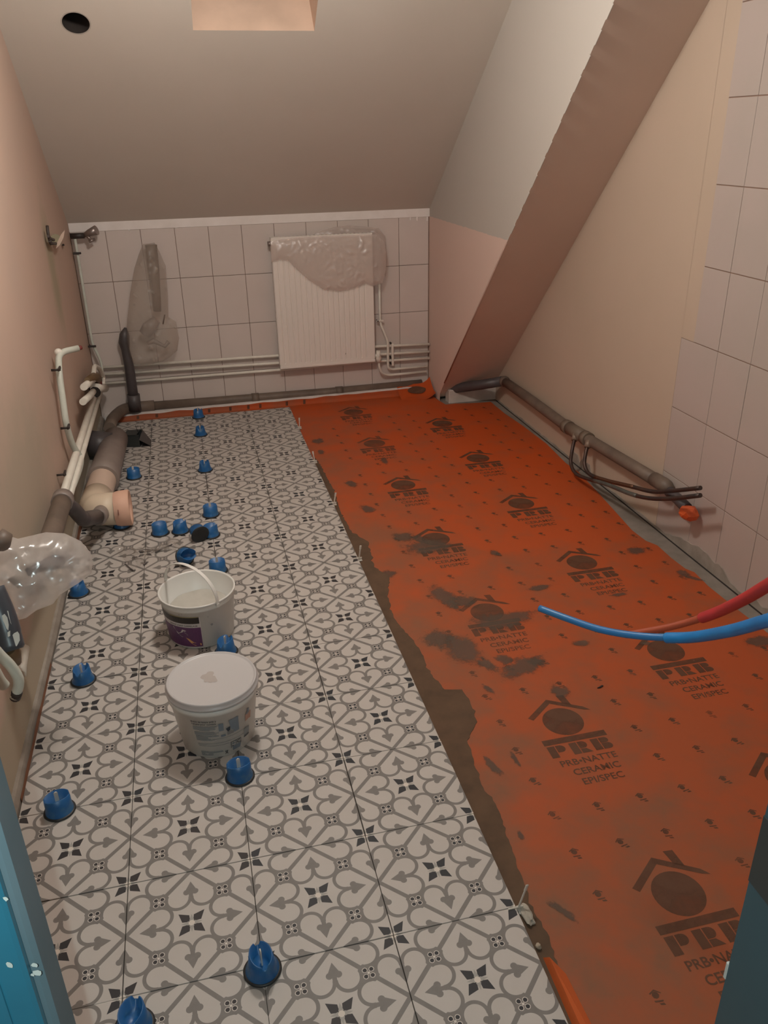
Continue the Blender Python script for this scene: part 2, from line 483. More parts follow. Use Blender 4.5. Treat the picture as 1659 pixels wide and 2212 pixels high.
# patterned tiles: fifteen rows of four, the last row cut
def tile_mesh(y1, name):
    mb = MB(); mb.bbox(-.1490, .1490, -.1490, y1, -.010, 0, .0007); o = mb.build(name, M['ptile']); return o
t0 = tile_mesh(.1490, 'tile'); tc0 = tile_mesh(-.036, 'tile')
first = True; firstc = True
for r in range(-3, 13):
    for c in range(4):
        src = t0 if r < 12 else tc0
        if r < 12 and first: o = t0; first = False
        elif r == 12 and firstc: o = tc0; firstc = False
        else: o = link(src.copy())
        o.parent = floor
        o.location = (-.15 + .3 * c + random.uniform(-.0006, .0006), .15 + .3 * r + random.uniform(-.0006, .0006), random.uniform(-.0005, .0003))
        o.rotation_euler = (0, 0, random.uniform(-.0012, .0012))
        o.name = 'tile'

mb = MB(); mb.box(-.300, .8995, -.90, 3.712, -.0135, -.0085); mb.build('joint_bed', plain('dark_joint', (.07, .06, .052), .95, (.10, .075, .06), 30))  .parent = floor

# left wall: slightly uneven plaster
mb = MB(); vs = []; NY, NZ = 40, 26
for i in range(NY + 1):
    for j in range(NZ + 1):
        y = -1.0 + (YB + .1 + 1.0) * i / NY; z = -.05 + 2.65 * j / NZ
        k = (y + 1) / 4.9
        x = (-.318 - .008 * k) + (z / 2.6) * (.022 * (1 - k) - .002) + .003 * noise.noise(V((y * 1.3, z * 1.3, 4)))
        vs.append((x, y, z))
mb.smooth = True
mb.add(vs, [(i * (NZ + 1) + j, (i + 1) * (NZ + 1) + j, (i + 1) * (NZ + 1) + j + 1, i * (NZ + 1) + j + 1) for i in range(NY) for j in range(NZ)])
mb.smooth = False
mb.box(-.46, -.36, -1.0, 3.97, -.05, 2.6)
wl = tag(mb.build('wall_left', M['wleft']), kind='structure')

# back wall with its tiles
mb = MB(); mb.box(-.36, 1.96, YB + .004, YB + .12, -.05, 1.25)
wb = tag(mb.build('wall_back', M['joint']), kind='structure')
J0, JP = -.1206, .2035
ZJ = [1.160, .856, .546, .231, -.06]
for k in range(-1, 10):
    for j in range(4):
        x0 = max(J0 + JP * k, -.325); x1 = min(J0 + JP * (k + 1), 1.922)
        if x1 - x0 < .01: continue
        mb = MB(); d = random.uniform(-.0006, .0006)
        mb.bbox(x0 + .0014, x1 - .0014, YB - .002 + d, YB + .008, ZJ[j + 1] + .0014, ZJ[j] - .0014, .001)
        mb.build('wall_tile', M['wtile'], wb)
# filled and painted strip over the tiles, with drips
mb = MB(); mb.bbox(-.325, XC, YB - .006, YB + .01, 1.156, 1.235, .002)
for (x, h) in ((1.79, .02), (1.835, .025), (1.905, .03), (.02, .008), (-.2, .01), (.3, .006)):
    mb.bbox(x - .006, x + .006, YB - .0055, YB, 1.158 - h, 1.163, .002)
tag(mb.build('trim_1', M['white_strip']), kind='structure')

# right wall: skim plaster beyond y = 1.455, old tiles nearer
mb = MB(); mb.box(XR, XR + .12, 1.455, 4.0, -.05, 2.6); mb.box(XR + .003, XR + .12, -1.0, 1.455, -.05, 2.6)
mb.box(XR, XR + .05, 1.365, 1.456, .866, 2.6)
wr = tag(mb.build('wall_right', M['plaster']), kind='structure')
ZR = [2.35, 2.05, 1.755, 1.463, 1.164, .865, .565, .268, -.02]
YJ = [1.455, 1.20, 1.0, .8, .6, .4, .2, 0, -.2, -.4, -.6, -.8, -.96]
for j in range(len(ZR) - 1):
    for i in range(len(YJ) - 1):
        y1, y0 = YJ[i], YJ[i + 1]
        g1 = .0011
        if i == 0 and ZR[j + 1] >= .86: y1 = 1.366; g1 = -.0005
        mb = MB(); d = random.uniform(-.0004, .0004)
        mb.bbox(XR - .0002 + d, XR + .008, y0 + .0008, y1 - g1, ZR[j + 1] + .0018, ZR[j] - .0018, .0008)
        mb.build('wall_tile', M['wtile2'], wr)
mb = MB(); mb.box(XR + .002, XR + .004, -1.0, 1.453, -.03, 2.36)
mb.build('wall_joint', M['joint'], wr)

# sloping ceilings with the duct hole and the roof-window shaft
def plane_pt(x, y):                              # pixel on the main slope
    r = ray(x, y); nr = V((0, .762, 1)); d0 = 1.222 + .762 * 3.846
    return CAM + r * ((d0 - nr.dot(CAM)) / nr.dot(r))
hc = plane_pt(164, 50); hr = .056
wa = plane_pt(417, 66); wc_ = plane_pt(679, 66)
wx0, wx1, wy1 = wa.x, wc_.x, (wa.y + wc_.y) / 2; wy0 = YC + .08
bm = bmesh.new()
def loop(pts):
    vs = [bm.verts.new((p[0], p[1], zc(p[1]))) for p in pts]
    for i in range(len(vs)): bm.edges.new((vs[i], vs[(i + 1) % len(vs)]))
CS = math.cos(math.atan(.762))
circ = [(hc.x + hr * math.cos(2 * PI * i / 40), hc.y + hr * CS * math.sin(2 * PI * i / 40)) for i in range(40)]
rect = [(wx0, wy0), (wx1, wy0), (wx1, wy1), (wx0, wy1)]
loop([(-.36, YC), (XC + .01, YC), (XC + .01, YB + .03), (-.36, YB + .03)]); loop(circ); loop(rect)
bmesh.ops.triangle_fill(bm, use_beauty=True, use_dissolve=False, edges=list(bm.edges))
mb = MB(); mb.bm(bm)
mb.box(-.36, 2.45, -1.05, YC + .001, ZT, ZT + .08)
mb.add([(XC, YC, ZT), (2.45, YC, ZT), (2.45, YS, ZT), (XC, YS, ZT)], [(0, 1, 2, 3)])
ceil = tag(mb.build('ceiling', M['ceil']), kind='structure')
NR = V((0, .762, 1)).normalized()                # outward normal of the slope
mb = MB(); mb.smooth = True
vs = []
for d in (0, .22):
    vs += [V((p[0], p[1], zc(p[1]))) + NR * d for p in circ]
mb.add(vs, [(i, (i + 1) % 40, 40 + (i + 1) % 40, 40 + i) for i in range(40)] + [list(range(40, 80))])
mb.smooth = False
mb.build('duct_sleeve', M['void'], ceil)
mb = MB(); vs = []
for i in range(40):
    for q, d in ((1.0, -.0004), (1.0 + .10 + .05 * noise.noise(V((i * .4, 1, 1))), -.0004)):
        x = hc.x + hr * q * math.cos(2 * PI * i / 40); y = hc.y + hr * q * CS * math.sin(2 * PI * i / 40)
        vs.append(V((x, y, zc(y))) + NR * d)
mb.add(vs, [(2 * i, 2 * i + 1, (2 * i + 3) % 80, (2 * i + 2) % 80) for i in range(40)])
mb.build('hole_rim', plain('cut_plasterboard', (.46, .41, .36), .9), ceil)
# shaft reveals
mb = MB(); c4 = [V((p[0], p[1], zc(p[1]))) for p in rect]; up = [p + NR * .26 for p in c4]
mb.add(c4 + up, [(i, (i + 1) % 4, 4 + (i + 1) % 4, 4 + i) for i in range(4)])
win = tag(mb.build('window_1', plain('window_reveal', (.64, .46, .35), .8, spec=.2)), kind='structure')
mb = MB()
for i in range(4):
    a, b_ = up[i], up[(i + 1) % 4]; cc = sum(up, V((0, 0, 0))) / 4
    a2 = a + (cc - a) * .14; b2 = b_ + (cc - b_) * .14
    mb.add([a, b_, b2, a2], [(0, 1, 2, 3)]); mb.add([a2, b2, b2 + NR * .03, a2 + NR * .03], [(0, 1, 2, 3)])
mb.build('window_frame', plain('window_wood', (.45, .30, .18), .5), win)
mb = MB(); mb.add([p + (cc - p) * .13 + NR * .03 for p in up], [(0, 1, 2, 3)]); mb.build('window_pane', M['glass'], win)
# steep slope and the cheek between the two slopes
mb = MB(); mb.add([(XC, YS, ZT), (XR + .02, YS, ZT), (XR + .02, 3.655 / 1.005, 0), (XC, 3.655 / 1.005, 0)], [(0, 1, 2, 3)])
mb.add([(XC, YS, ZT + .08), (XR + .02, YS, ZT + .08), (XR + .02, 3.75, .02), (XC + .01, 3.75, .02)], [(3, 2, 1, 0)])
sf = tag(mb.build('ceiling', M['soffit']), kind='structure')
mb = MB(); mb.add([(XC, YB + .05, -.03), (XC, YB + .05, zc(YB + .05)), (XC, YC, ZT), (XC, YS, ZT), (XC, 3.60, zs(3.60)), (XC, 3.60, -.03)], [(0, 1, 2, 3, 4, 5)])
ck = tag(mb.build('wall_alcove', M['cheek']), kind='structure')
# metal corner bead on the lower part of the slope's edge
mb = MB(); y0, y1 = 2.50, 3.50
mb.tube([(XC - .001, y0, zs(y0)), (XC - .001, y1, zs(y1))], .0045, 8)
mb.build('corner_bead', plain('bare_bead', (.48, .31, .25), .6), ck)
mb = MB()
for i in range(14):
    y = YS + .35 + i * .075; mb.bbox(XC - .003, XC + .001, y - .03 - random.random() * .02, y + .03, zs(y) - .008, zs(y) + .006, .001,
        Matrix.Translation((0, y, zs(y))) @ Matrix.Rotation(-PI / 4, 4, 'X') @ Matrix.Translation((0, -y, -zs(y))))
mb.build('ragged_edge', M['cheek'], ck)
# riser under the steep slope
mb = MB(); mb.bbox(1.965, XR + .01, 3.535, 3.62, -.03, .070, .006)
tag(mb.build('trim_2', plain('riser_render', (.58, .52, .47), .9, (.46, .41, .36), 9, bmp=.3)), kind='structure')
# thin cement line along the back wall
mb = MB(); vs = []
n = 60
for i in range(n + 1):
    x = -.30 + 2.2 * i / n; q = .006 * noise.noise(V((x * 9, 0, 3)))
    h = .021 + .008 * (x + .3); vs += [(x, 3.793 + q * .4, -.02), (x, 3.793 + q * .4, h + q * .4), (x, YB, h + .002), (x, YB, -.02)]
mb.add(vs, [(4 * i + j, 4 * i + 4 + j, 4 * i + 5 + j, 4 * i + 1 + j) for i in range(n) for j in range(3)])
tag(mb.build('baseboard_back', M['white_strip']), kind='structure')
# cement fillet along the left wall, with a strip of the mat turned up against it
mb = MB(); vs = []; n = 90
for i in range(n + 1):
    y = -.9 + 4.7 * i / n; q = .004 * noise.noise(V((y * 6, 0, 8)))
    vs += [(-.301 + q, y, -.02), (-.303 + q, y, .008 + q), (-.311 + q, y, .026 + q * 3), (-.335, y, .032)]
mb.add(vs, [(4 * i + j, 4 * i + 1 + j, 4 * i + 5 + j, 4 * i + 4 + j) for i in range(n) for j in range(3)])
bl = tag(mb.build('baseboard_left', M['greymortar']), kind='structure')

# wall with the door the picture is taken through
mb = MB()
mb.box(-.40, .06, -1.02, -.95, -.02, ZT); mb.box(.93, 2.42, -1.02, -.95, -.02, ZT); mb.box(.06, .93, -1.02, -.95, 2.08, ZT)
tag(mb.build('wall_front', M['peach']), kind='structure')
dj = -.988
mb = MB(); mb.bbox(.04, .128, -1.033, dj, -.02, 2.06, .004)
mb.bbox(.86, .95, -1.10, dj, -.02, 2.06, .004); mb.bbox(.04, .95, -1.075, dj, 2.06, 2.12, .004)
dr = tag(mb.build('door_1', M['jambgrey']), kind='structure')
mb = MB(); mb.bbox(-.05, .121, -1.046, -1.0335, -.02, 2.1, .003); mb.bbox(-.05, .100, -1.052, -1.044, -.02, 2.1, .003)
mb.build('casing', M['jamb'], dr)
mb = MB(); mb.bbox(.8565, .8605, -1.099, -.9905, -.02, 2.05, .001)
mb.build('shaded_face', plain('shaded_teal_paint', (.035, .085, .105), .45, (.028, .065, .08), 4), dr)  # thin face over the jamb, its lack of light mixed into a darker blue

# ------------------------------------------------------------------ orange mat
edge = [(1060, 868), (1090, 893), (1130, 920), (1180, 958), (1222, 1000), (1250, 1020), (1290, 1062), (1330, 1106), (1365, 1145), (1395, 1168),
        (1420, 1178), (1450, 1205), (1480, 1228), (1500, 1236), (1530, 1266), (1560, 1290), (1600, 1322), (1640, 1352), (1659, 1368)]
er = [pz(x, y, ZM) for x, y in edge]
pts = [(-.30, -.93), (.90, -.93)] + [(2.24, -.93), (2.235, .2)] + [(p.x, p.y) for p in reversed(er)] + [(2.16, 3.47), (2.0, 3.50), (1.93, 3.50), (1.91, 3.62), (1.90, 3.80)]
for i in range(24):
    x = 1.85 - i * 2.12 / 23; pts.append((x, 3.785))
mat_t = thing('decoupling_mat', (1.5, 1.4, ZM), 'orange printed decoupling mat covering the right half of the floor', 'mat')
mb = MB(); mb.slab(pts, ZM - .004, ZM)
mb.build('sheet', M['mat'], mat_t)
# edge of the mat turned up against the ledge at the back
mb = MB(); vs = []; n = 80; mb.smooth = True
for i in range(n + 1):
    x = -.28 + 2.03 * i / n; q = noise.noise(V((x * 9, 4, 1))); h = .015 + .008 * (x + .3) + .006 * q
    vs += [(x, 3.772, ZM + .0003), (x, 3.782, ZM + .004), (x, 3.787 + .002 * q, h * .4), (x, 3.789 + .002 * q, h)]
mb.add(vs, [(4 * i + j, 4 * i + 4 + j, 4 * i + 5 + j, 4 * i + 1 + j) for i in range(n) for j in range(3)])
mb.build('turned_up_edge', M['mat'], mat_t)
# corner of the mat turned up against the back wall and the cheek
mb = MB(); vs = []; NN = 10
for i in range(NN + 1):
    for j in range(NN + 1):
        u = i / NN; v = j / NN
        x = 1.67 + .235 * u; y = 3.66 + .15 * v + .015 * math.sin(u * 5)
        z = ZM + .001 + .075 * v * v * (.75 + .25 * u) + .045 * max(0, u - .72) ** 1.5 * 6 + .006 * noise.noise(V((u * 4, v * 4, 2)))
        vs.append((x, y, z))
mb.smooth = True
mb.add(vs, [(i * (NN + 1) + j, (i + 1) * (NN + 1) + j, (i + 1) * (NN + 1) + j + 1, i * (NN + 1) + j + 1) for i in range(NN) for j in range(NN)])
flap = mb.build('turned_up_corner', M['mat'], mat_t)
mb = MB(); cx, cy = 1.80, 3.76
vs = []
for i in range(20):
    a = 2 * PI * i / 20; u = (cx + .062 * math.cos(a) - 1.67) / .235; v = min(1, (cy + .03 * math.sin(a) - 3.66) / .15)
    vs.append((cx + .062 * math.cos(a), 3.66 + .15 * v + .015 * math.sin(u * 5) - .003, ZM + .007 + .075 * v * v * (.75 + .25 * u) + .045 * max(0, u - .72) ** 1.5 * 6))
mb.add(vs, [list(range(20))]); mb.build('printed_disc', M['ink'], mat_t)
# orange strips turned up along the left wall
for (y0, y1, h) in ((.36, 1.02, .030), (1.95, 2.75, .045)):
    mb = MB(); vs = []; n = 26
    for i in range(n + 1):
        y = y0 + (y1 - y0) * i / n; q = .003 * noise.noise(V((y * 14, 5, 8))); hh = h * (.75 + .5 * abs(noise.noise(V((y * 5, 1, 1)))))
        vs += [(-.2985 + q * .3, y, -.008), (-.3005 + q * .3, y, -.008 + hh)]
    mb.add(vs, [(2 * i, 2 * i + 2, 2 * i + 3, 2 * i + 1) for i in range(n)])
    mb.build('upturned_strip', M['mat'], mat_t)
# lip of the mat folded up beside the last tile, bottom of the view
mb = MB(); a0, a1 = pz(1188, 2075, 0), pz(1250, 2212, 0)
mb.add([(.912, a0.y + .02, ZM), (.918, a0.y, .012), (.945, a0.y - .03, ZM + .002), (.903, -.85, ZM), (.911, -.85, .016), (.955, -.85, ZM + .002)], [(0, 1, 4, 3), (1, 2, 5, 4)])
mb.build('folded_lip', plain('clean_orange', (.60, .125, .03), .6), mat_t)

# printed logo: house roof, disc, bar, stencilled letters and three lines of text
def text_mesh(body, size, sx=1.0, align='CENTER'):
    cu = D.curves.new('txt', 'FONT'); cu.body = body; cu.size = size; cu.align_x = align; cu.resolution_u = 3; cu.offset = size * .018
    o = D.objects.new('txt', cu); COL.objects.link(o)
    dg = bpy.context.evaluated_depsgraph_get(); me = o.evaluated_get(dg).to_mesh()
    vs = [V((v.co.x * sx, v.co.y, 0)) for v in me.vertices]; fs = [list(p.vertices) for p in me.polygons]
    o.evaluated_get(dg).to_mesh_clear(); D.objects.remove(o); D.curves.remove(cu)
    return vs, fs
def logo_mesh():
    mb = MB()
    def poly(p): mb.add([(q[0], q[1], 0) for q in p], [list(range(len(p)))])
    poly([(math.cos(2 * PI * i / 32) * .064, math.sin(2 * PI * i / 32) * .064) for i in range(32)])
    poly([(-.101, .040), (-.088, .026), (-.006, .090), (-.008, .112)])
    poly([(-.008, .112), (-.006, .090), (.088, .036), (.108, .030), (.092, .050)])
    poly([(.030, .122), (.056, .120), (.060, .066), (.036, .080)])
    poly([(-.103, -.068), (.103, -.068), (.103, -.092), (-.103, -.092)])
    def arc(cx, cy, r, a0, a1, n=8): return [(cx + r * math.cos(a0 + (a1 - a0) * i / n), cy + r * math.sin(a0 + (a1 - a0) * i / n)) for i in range(n + 1)]
    yt, yb = -.098, -.147
    for k, x in enumerate((-.100, -.030, .040)):
        poly([(x, yt), (x + .024, yt), (x + .024, yb), (x, yb)])
        if k < 2:
            poly([(x + .027, yb + .020)] + arc(x + .040, yt - .0145, .0145, -PI / 2, PI / 2) + [(x + .027, yt)])
            if k == 1: poly([(x + .027, yb + .018), (x + .045, yb + .018), (x + .060, yb), (x + .027, yb)])
        else:
            poly([(x + .027, yt - .023)] + arc(x + .044, yt - .0115, .0115, -PI / 2, PI / 2) + [(x + .027, yt)])
            poly([(x + .027, yb)] + arc(x + .046, yb + .0125, .0125, -PI / 2, PI / 2) + [(x + .027, yb + .025)])
    for body, y, sx in (('PRB\u2022NATTE', -.186, 1.02), ('CERAMIC', -.226, 1.03), ('EPI/SPEC', -.266, 1.02)):
        vs, fs = text_mesh(body, .034, sx)
        off = .006 if body[0] != 'P' else 0
        mb.add([v + V((off, y, 0)) for v in vs], fs)
    return mb
logo = logo_mesh().build('printed_logo', M['ink'])
logo_f = logo.copy(); logo_f.data = logo.data.copy(); logo_f.data.materials[0] = M['ink_faint']; link(logo_f)
spots = [(1.298, -.353, 0), (1.300, .300, 0), (1.292, .962, 1), (1.282, 1.606, 0), (1.300, 2.248, 0), (1.296, 2.902, 1), (1.297, 3.522, 1),
         (1.812, .556, 0), (1.818, 1.228, 0), (1.802, 1.862, 0), (1.804, 2.500, 0), (1.790, 3.130, 0), (1.81, -.09, 0)]
used = [False, False]
for x, y, f in spots:
    src = logo_f if f else logo
    o = src if not used[f] else link(src.copy())
    used[f] = True; o.name = 'printed_logo'
    o.parent = mat_t; o.location = V((x, y, ZM + .0006)) - mat_t.location
# grid of small house marks: too many to part one by one
mb = MB(); mbf = MB()
for i in range(-2, 9):
    for j in range(-6, 30):
        x = 1.109 + .1305 * i; y = -.047 + .131 * j
        if x < 1.0 or x > 2.2 or y < -.85 or y > 3.40: continue
        if any(abs(x - a) < .125 and -.30 < y - b < .135 for a, b, _ in spots): continue
        if noise.noise(V((x * 5, y * 5, 3))) > .42: continue
        f = mbf if (x < 1.35 and .35 < y < 2.0) or noise.noise(V((x * 3, y * 3, 9))) > .2 else mb
        a = random.uniform(-.2, .2); S = .013
        ca, sa = math.cos(a), math.sin(a)
        def q(u, v): return (x + (u * ca - v * sa) * S, y + (u * sa + v * ca) * S, ZM + .0005)
        f.add([q(math.cos(t * PI / 4) * .62, .15 + math.sin(t * PI / 4) * .62) for t in range(8)], [list(range(8))])
        f.add([q(-1, .5), q(-.85, .3), q(0, .85), q(1, .35), q(1.05, .55), q(0, 1.15)], [(0, 1, 2, 5), (5, 2, 3, 4)])
        f.add([q(-.6, -.75), q(1.0, -.72), q(.9, -1.0), q(-.5, -1.05)], [(0, 1, 2, 3)])
        f.add([q(.1, -1.25), q(.9, -1.2), q(1.1, -1.6), q(.3, -1.55)], [(0, 1, 2, 3)])
tag(mb.build('printed_marks', M['ink'], mat_t), kind='stuff')
tag(mbf.build('worn_printed_marks', M['ink_faint'], mat_t), kind='stuff')
# ticks of print on the strip of mat between tiles and back wall
for x in (.02, .36, .50, .62, .70, .88, 1.0, -.1):
    mb = MB(); h = .010 + .008 * (x + .3); mb.add([(x, 3.7795, ZM + .005), (x + .016, 3.7795, ZM + .005), (x + .018, 3.785, h), (x + .002, 3.785, h)], [(0, 1, 2, 3)]); mb.build('printed_tick', M['ink'], mat_t)

# mortar squeezed out along the tiles, and smears of it on the mat
rag = [(1240, 2212), (1215, 2110), (1180, 2015), (1150, 1960), (1120, 1875), (1090, 1790), (1075, 1745), (1040, 1695), (1022, 1640), (1010, 1600), (1030, 1560), (1018, 1520), (998, 1490),
       (960, 1490), (930, 1455), (905, 1400), (880, 1370), (850, 1335), (838, 1290), (842, 1245), (808, 1225), (795, 1170), (760, 1150), (735, 1105), (722, 1060), (705, 1030), (690, 1000), (676, 985)]
rp = [pz(x, y, ZM) for x, y in rag]
pts = [(.900, -.9), (.95, -.9)] + [(p.x, p.y) for p in rp if p.y > -.8] + [(.900, 2.66)]
mb = MB(); out = []
for i in range(len(pts) - 1):
    a, b_ = V((*pts[i], 0)), V((*pts[i + 1], 0)); n = max(1, int((b_ - a).length / .012))
    for j in range(n):
        p = a + (b_ - a) * (j / n)
        if 0 < i < len(pts) - 2: p = p + V((.009 * noise.noise(V((p.y * 30, 2, 0))) + .006 * noise.noise(V((p.y * 75, 2, 5))), 0, 0))
        out.append((max(.9005, p.x), p.y))
mb.slab(out, ZM, ZM + .0015)
mo = mb.build('adhesive_bed', M['mortar']); tag(mo, 'brown band of tile adhesive with a ragged edge along the laid tiles', 'adhesive')
mb = MB()
def blob(mb, c, rx, ry, rot, z, seed, n=22, rough=.35):
    ps = []
    for i in range(n):
        a = 2 * PI * i / n; k = 1 + rough * noise.noise(V((math.cos(a) * 1.6 + seed, math.sin(a) * 1.6, seed)))
        u, v = rx * k * math.cos(a), ry * k * math.sin(a)
        ps.append((c.x + u * math.cos(rot) - v * math.sin(rot), c.y + u * math.sin(rot) + v * math.cos(rot), z))
    mb.add(ps, [list(range(n))])
for i, (x, y, rx, ry, rot) in enumerate([(1065, 1655, .013, .042, .25), (1113, 1640, .009, .030, .05), (1212, 1495, .035, .030, 0), (1158, 1430, .022, .035, .3), (1050, 1435, .025, .04, .4), (1088, 1425, .025, .03, .5),
        (870, 1160, .05, .045, .2), (688, 953, .035, .05, 0), (694, 976, .02, .04, 0), (795, 1100, .03, .05, .2), (840, 1240, .03, .03, 0), (905, 1165, .03, .05, .3), (1070, 1195, .02, .03, 0),
        (1125, 1805, .007, .014, 0), (1210, 1965, .010, .04, .6), (1055, 1488, .012, .03, .4), (1375, 1190, .04, .035, 0), (1475, 1238, .025, .03, 0), (1165, 1270, .05, .02, 0), (830, 995, .02, .05, 0), (945, 1380, .05, .06, 0),
        (1335, 1285, .03, .012, 0), (1255, 1390, .03, .02, -.3), (1395, 1390, .02, .012, 0), (1640, 1385, .05, .03, 0), (1500, 1250, .05, .012, -.8), (760, 1045, .03, .05, .4), (1000, 1300, .06, .04, 0), (1130, 1440, .09, .05, .3), (1090, 1340, .12, .06, 0), (960, 1290, .04, .09, .2), (1000, 1400, .06, .09, .3), (930, 1180, .10, .07, 0)]):
    p = pz(x, y, ZM); blob(mb, p, rx * 1.5, ry * 1.5, rot, ZM + .0009 + i * .00001, i * 3.7)
    f = mb.f.pop(); mb.m.pop(); mb.sm.pop(); mb.v.append(V((p.x, p.y, ZM + .0009 + i * .00001))); k = len(mb.v) - 1
    for a in range(22): mb.f.append([f[a], f[(a + 1) % 22], k]); mb.m.append(0); mb.sm.append(False)
sm = tag(mb.build('mortar_smears', M['smear'], mat_t), kind='stuff')
at = sm.data.color_attributes.new('fade', 'FLOAT_COLOR', 'POINT')
for i in range(len(sm.data.vertices)):
    at.data[i].color = (1, 1, 1, 1) if i % 23 == 22 else (0, 0, 0, 1)
# ragged cement on the strip of floor and up the foot of the right wall
mb = MB(); vs = []; n = 120
for i in range(n + 1):
    y = .1 + 3.38 * i / n
    h = .006 + .010 * abs(noise.noise(V((y * 8, 1, 2))))
    if .80 < y < 1.36: h += .075 * max(0, 1 - abs((y - 1.10) / .26)) ** .7 * (.8 + .5 * noise.noise(V((y * 14, 3, 3))))
    if .55 < y < .80: h += .022 * (1 + noise.noise(V((y * 18, 3, 3))))
    if 2.1 < y < 2.35: h += .045 * (1 if noise.noise(V((y * 40, 7, 3))) > -.1 else .3)
    vs += [(XR - .004, y, -.021), (XR - .003, y, h - .018), (XR + .001, y, h - .016)]
mb.add(vs, [(3 * i + j, 3 * i + 3 + j, 3 * i + 4 + j, 3 * i + 1 + j) for i in range(n) for j in range(2)])
mb.build('cement_patch', M['greymortar'], wr)
mb = MB(); mb.box(XR - .012, XR - .0035, .05, 3.50, -.021, -.0195); mb.build('dark_gap', M['void'], wr)

# ------------------------------------------------------------------ buckets
def surf(c, th, z, prof):
    """point just outside a bucket wall; prof = (r at z0, r at z1, z0, z1)"""
    r0, r1, z0, z1 = prof; r = r0 + (r1 - r0) * (z - z0) / (z1 - z0) + .0009
    return V((c[0] + r * math.cos(th), c[1] + r * math.sin(th), z))
def patch(mb, c, prof, th0, th1, za, zb, n=18, lift=0):
    vs = []
    for i in range(n + 1):
        th = th0 + (th1 - th0) * i / n
        for z in (za, zb):
            p = surf(c, th, z, prof); vs.append(p + V((math.cos(th), math.sin(th), 0)) * lift)
    mb.add(vs, [(2 * i, 2 * i + 2, 2 * i + 3, 2 * i + 1) for i in range(n)])
def wrap(mb, c, prof, pts, fs, lift=.0003):
    mb.add([surf(c, th, z, prof) + V((math.cos(th), math.sin(th), 0)) * lift for th, z in pts], fs)
RAD = math.radians
# open bucket
c = (.222, 1.098); prof = (.116, .134, 0, .186)
bk = thing('open_bucket', (c[0], c[1], 0), 'open white plastic bucket with purple label and raised handle, half full of paste', 'bucket', 'white plastic buckets')
mb = MB(); mb.smooth = True
mb.lathe([(.0, .0005), (.112, .0005), (.1165, .004), (.1315, .160), (.1335, .160), (.1335, .166), (.1320, .167), (.1338, .180), (.1375, .181), (.1380, .186), (.1330, .1865), (.1305, .182), (.113, .006), (0, .005)], (*c, 0), 64)
mb.build('body', M['bucket'], bk)
mb = MB(); mb.smooth = True
vs = []; n = 48; rings = 8
for i in range(rings + 1):
    r = .121 * i / rings
    for j in range(n):
        a = 2 * PI * j / n; x, y = r * math.cos(a), r * math.sin(a)
        vs.append((c[0] + x, c[1] + y, .088 + .022 * y / .12 + .006 * noise.noise(V((x * 18, y * 18, 2)))))
mb.add(vs, [(i * n + j, i * n + (j + 1) % n, (i + 1) * n + (j + 1) % n, (i + 1) * n + j) for i in range(rings) for j in range(n)])
mb.build('paste', M['paste'], bk)
# handle: flat strap standing up, leaning back
mb = MB(); th0, th1 = RAD(150), RAD(310)
pa = V((c[0] + .137 * math.cos(RAD(300)), c[1] + .137 * math.sin(RAD(300)), .172)); pb = V((c[0] + .137 * math.cos(RAD(142)), c[1] + .137 * math.sin(RAD(142)), .172))
mid = (pa + pb) / 2; ax = (pa - pb).normalized(); top = V((0, 0, 1)); top = (top - ax * top.dot(ax)).normalized()
hw = (pa - pb).length / 2; wd = ax.cross(top); vs = []; n = 30
for i in range(n + 1):
    a = PI * i / n; p = mid + ax * hw * math.cos(a) + top * .118 * math.sin(a) ** .8
    t = V((0, 0, 0)) + ax * math.cos(a) + top * math.sin(a)
    for sgn, l in ((-1, 0), (1, 0), (1, .002), (-1, .002)): vs.append(p + wd * sgn * .0065 + t.normalized() * l)
mb.add(vs, [(4 * i + j, 4 * i + (j + 1) % 4, 4 * i + 4 + (j + 1) % 4, 4 * i + 4 + j) for i in range(n) for j in range(4)])
for p in (pa, pb): mb.tube([p - (p - V((c[0], c[1], p.z))).normalized() * .006, p + (p - V((c[0], c[1], p.z))).normalized() * .004], .007, 12)
mb.build('handle', M['bucket'], bk)
prof = (.1165, .1315, .004, .160)
lb = MB(); patch(lb, c, prof, RAD(180), RAD(271), .010, .143); label = lb.build('label', M['label_white'], bk, True)
lb = MB(); patch(lb, c, prof, RAD(181), RAD(269), .114, .141, lift=.0003); lb.build('label_band', M['label_black'], label)
lb = MB(); patch(lb, c, prof, RAD(220), RAD(268), .1412, .1425, lift=.0003); lb.build('label_line', M['label_yellow'], label)
lb = MB(); patch(lb, c, prof, RAD(181), RAD(270), .012, .097, lift=.0003); lb.build('label_panel', M['label_purple'], label)
lb = MB(); wrap(lb, c, prof, [(RAD(q), z) for q, z in ((221, .092), (240, .087), (246, .083), (243, .079), (236, .072), (229, .064))], [list(range(6))], .0006); lb.build('trowel_print', M['label_white'], label)
lb = MB(); wrap(lb, c, prof, [(RAD(q), z) for q, z in ((229, .064), (243, .076), (248, .064), (236, .052))], [(0, 1, 2, 3)], .0007); lb.build('trowel_shade', M['label_grey'], label)
lb = MB(); wrap(lb, c, prof, [(RAD(q), z) for q, z in ((243, .052), (248, .048), (256, .032), (268, .026), (268, .018), (257, .017), (250, .030))], [list(range(7))], .0007); lb.build('hand_print', M['label_skin'], label)
def wrap_text(mb, c, prof, body, size, th_c, z, rad, lift=.0005, align='CENTER', sx=1.0):
    vs, fs = text_mesh(body, size, sx, align)
    wrap(mb, c, prof, [(th_c + v.x / rad, z + v.y) for v in vs], fs, lift)
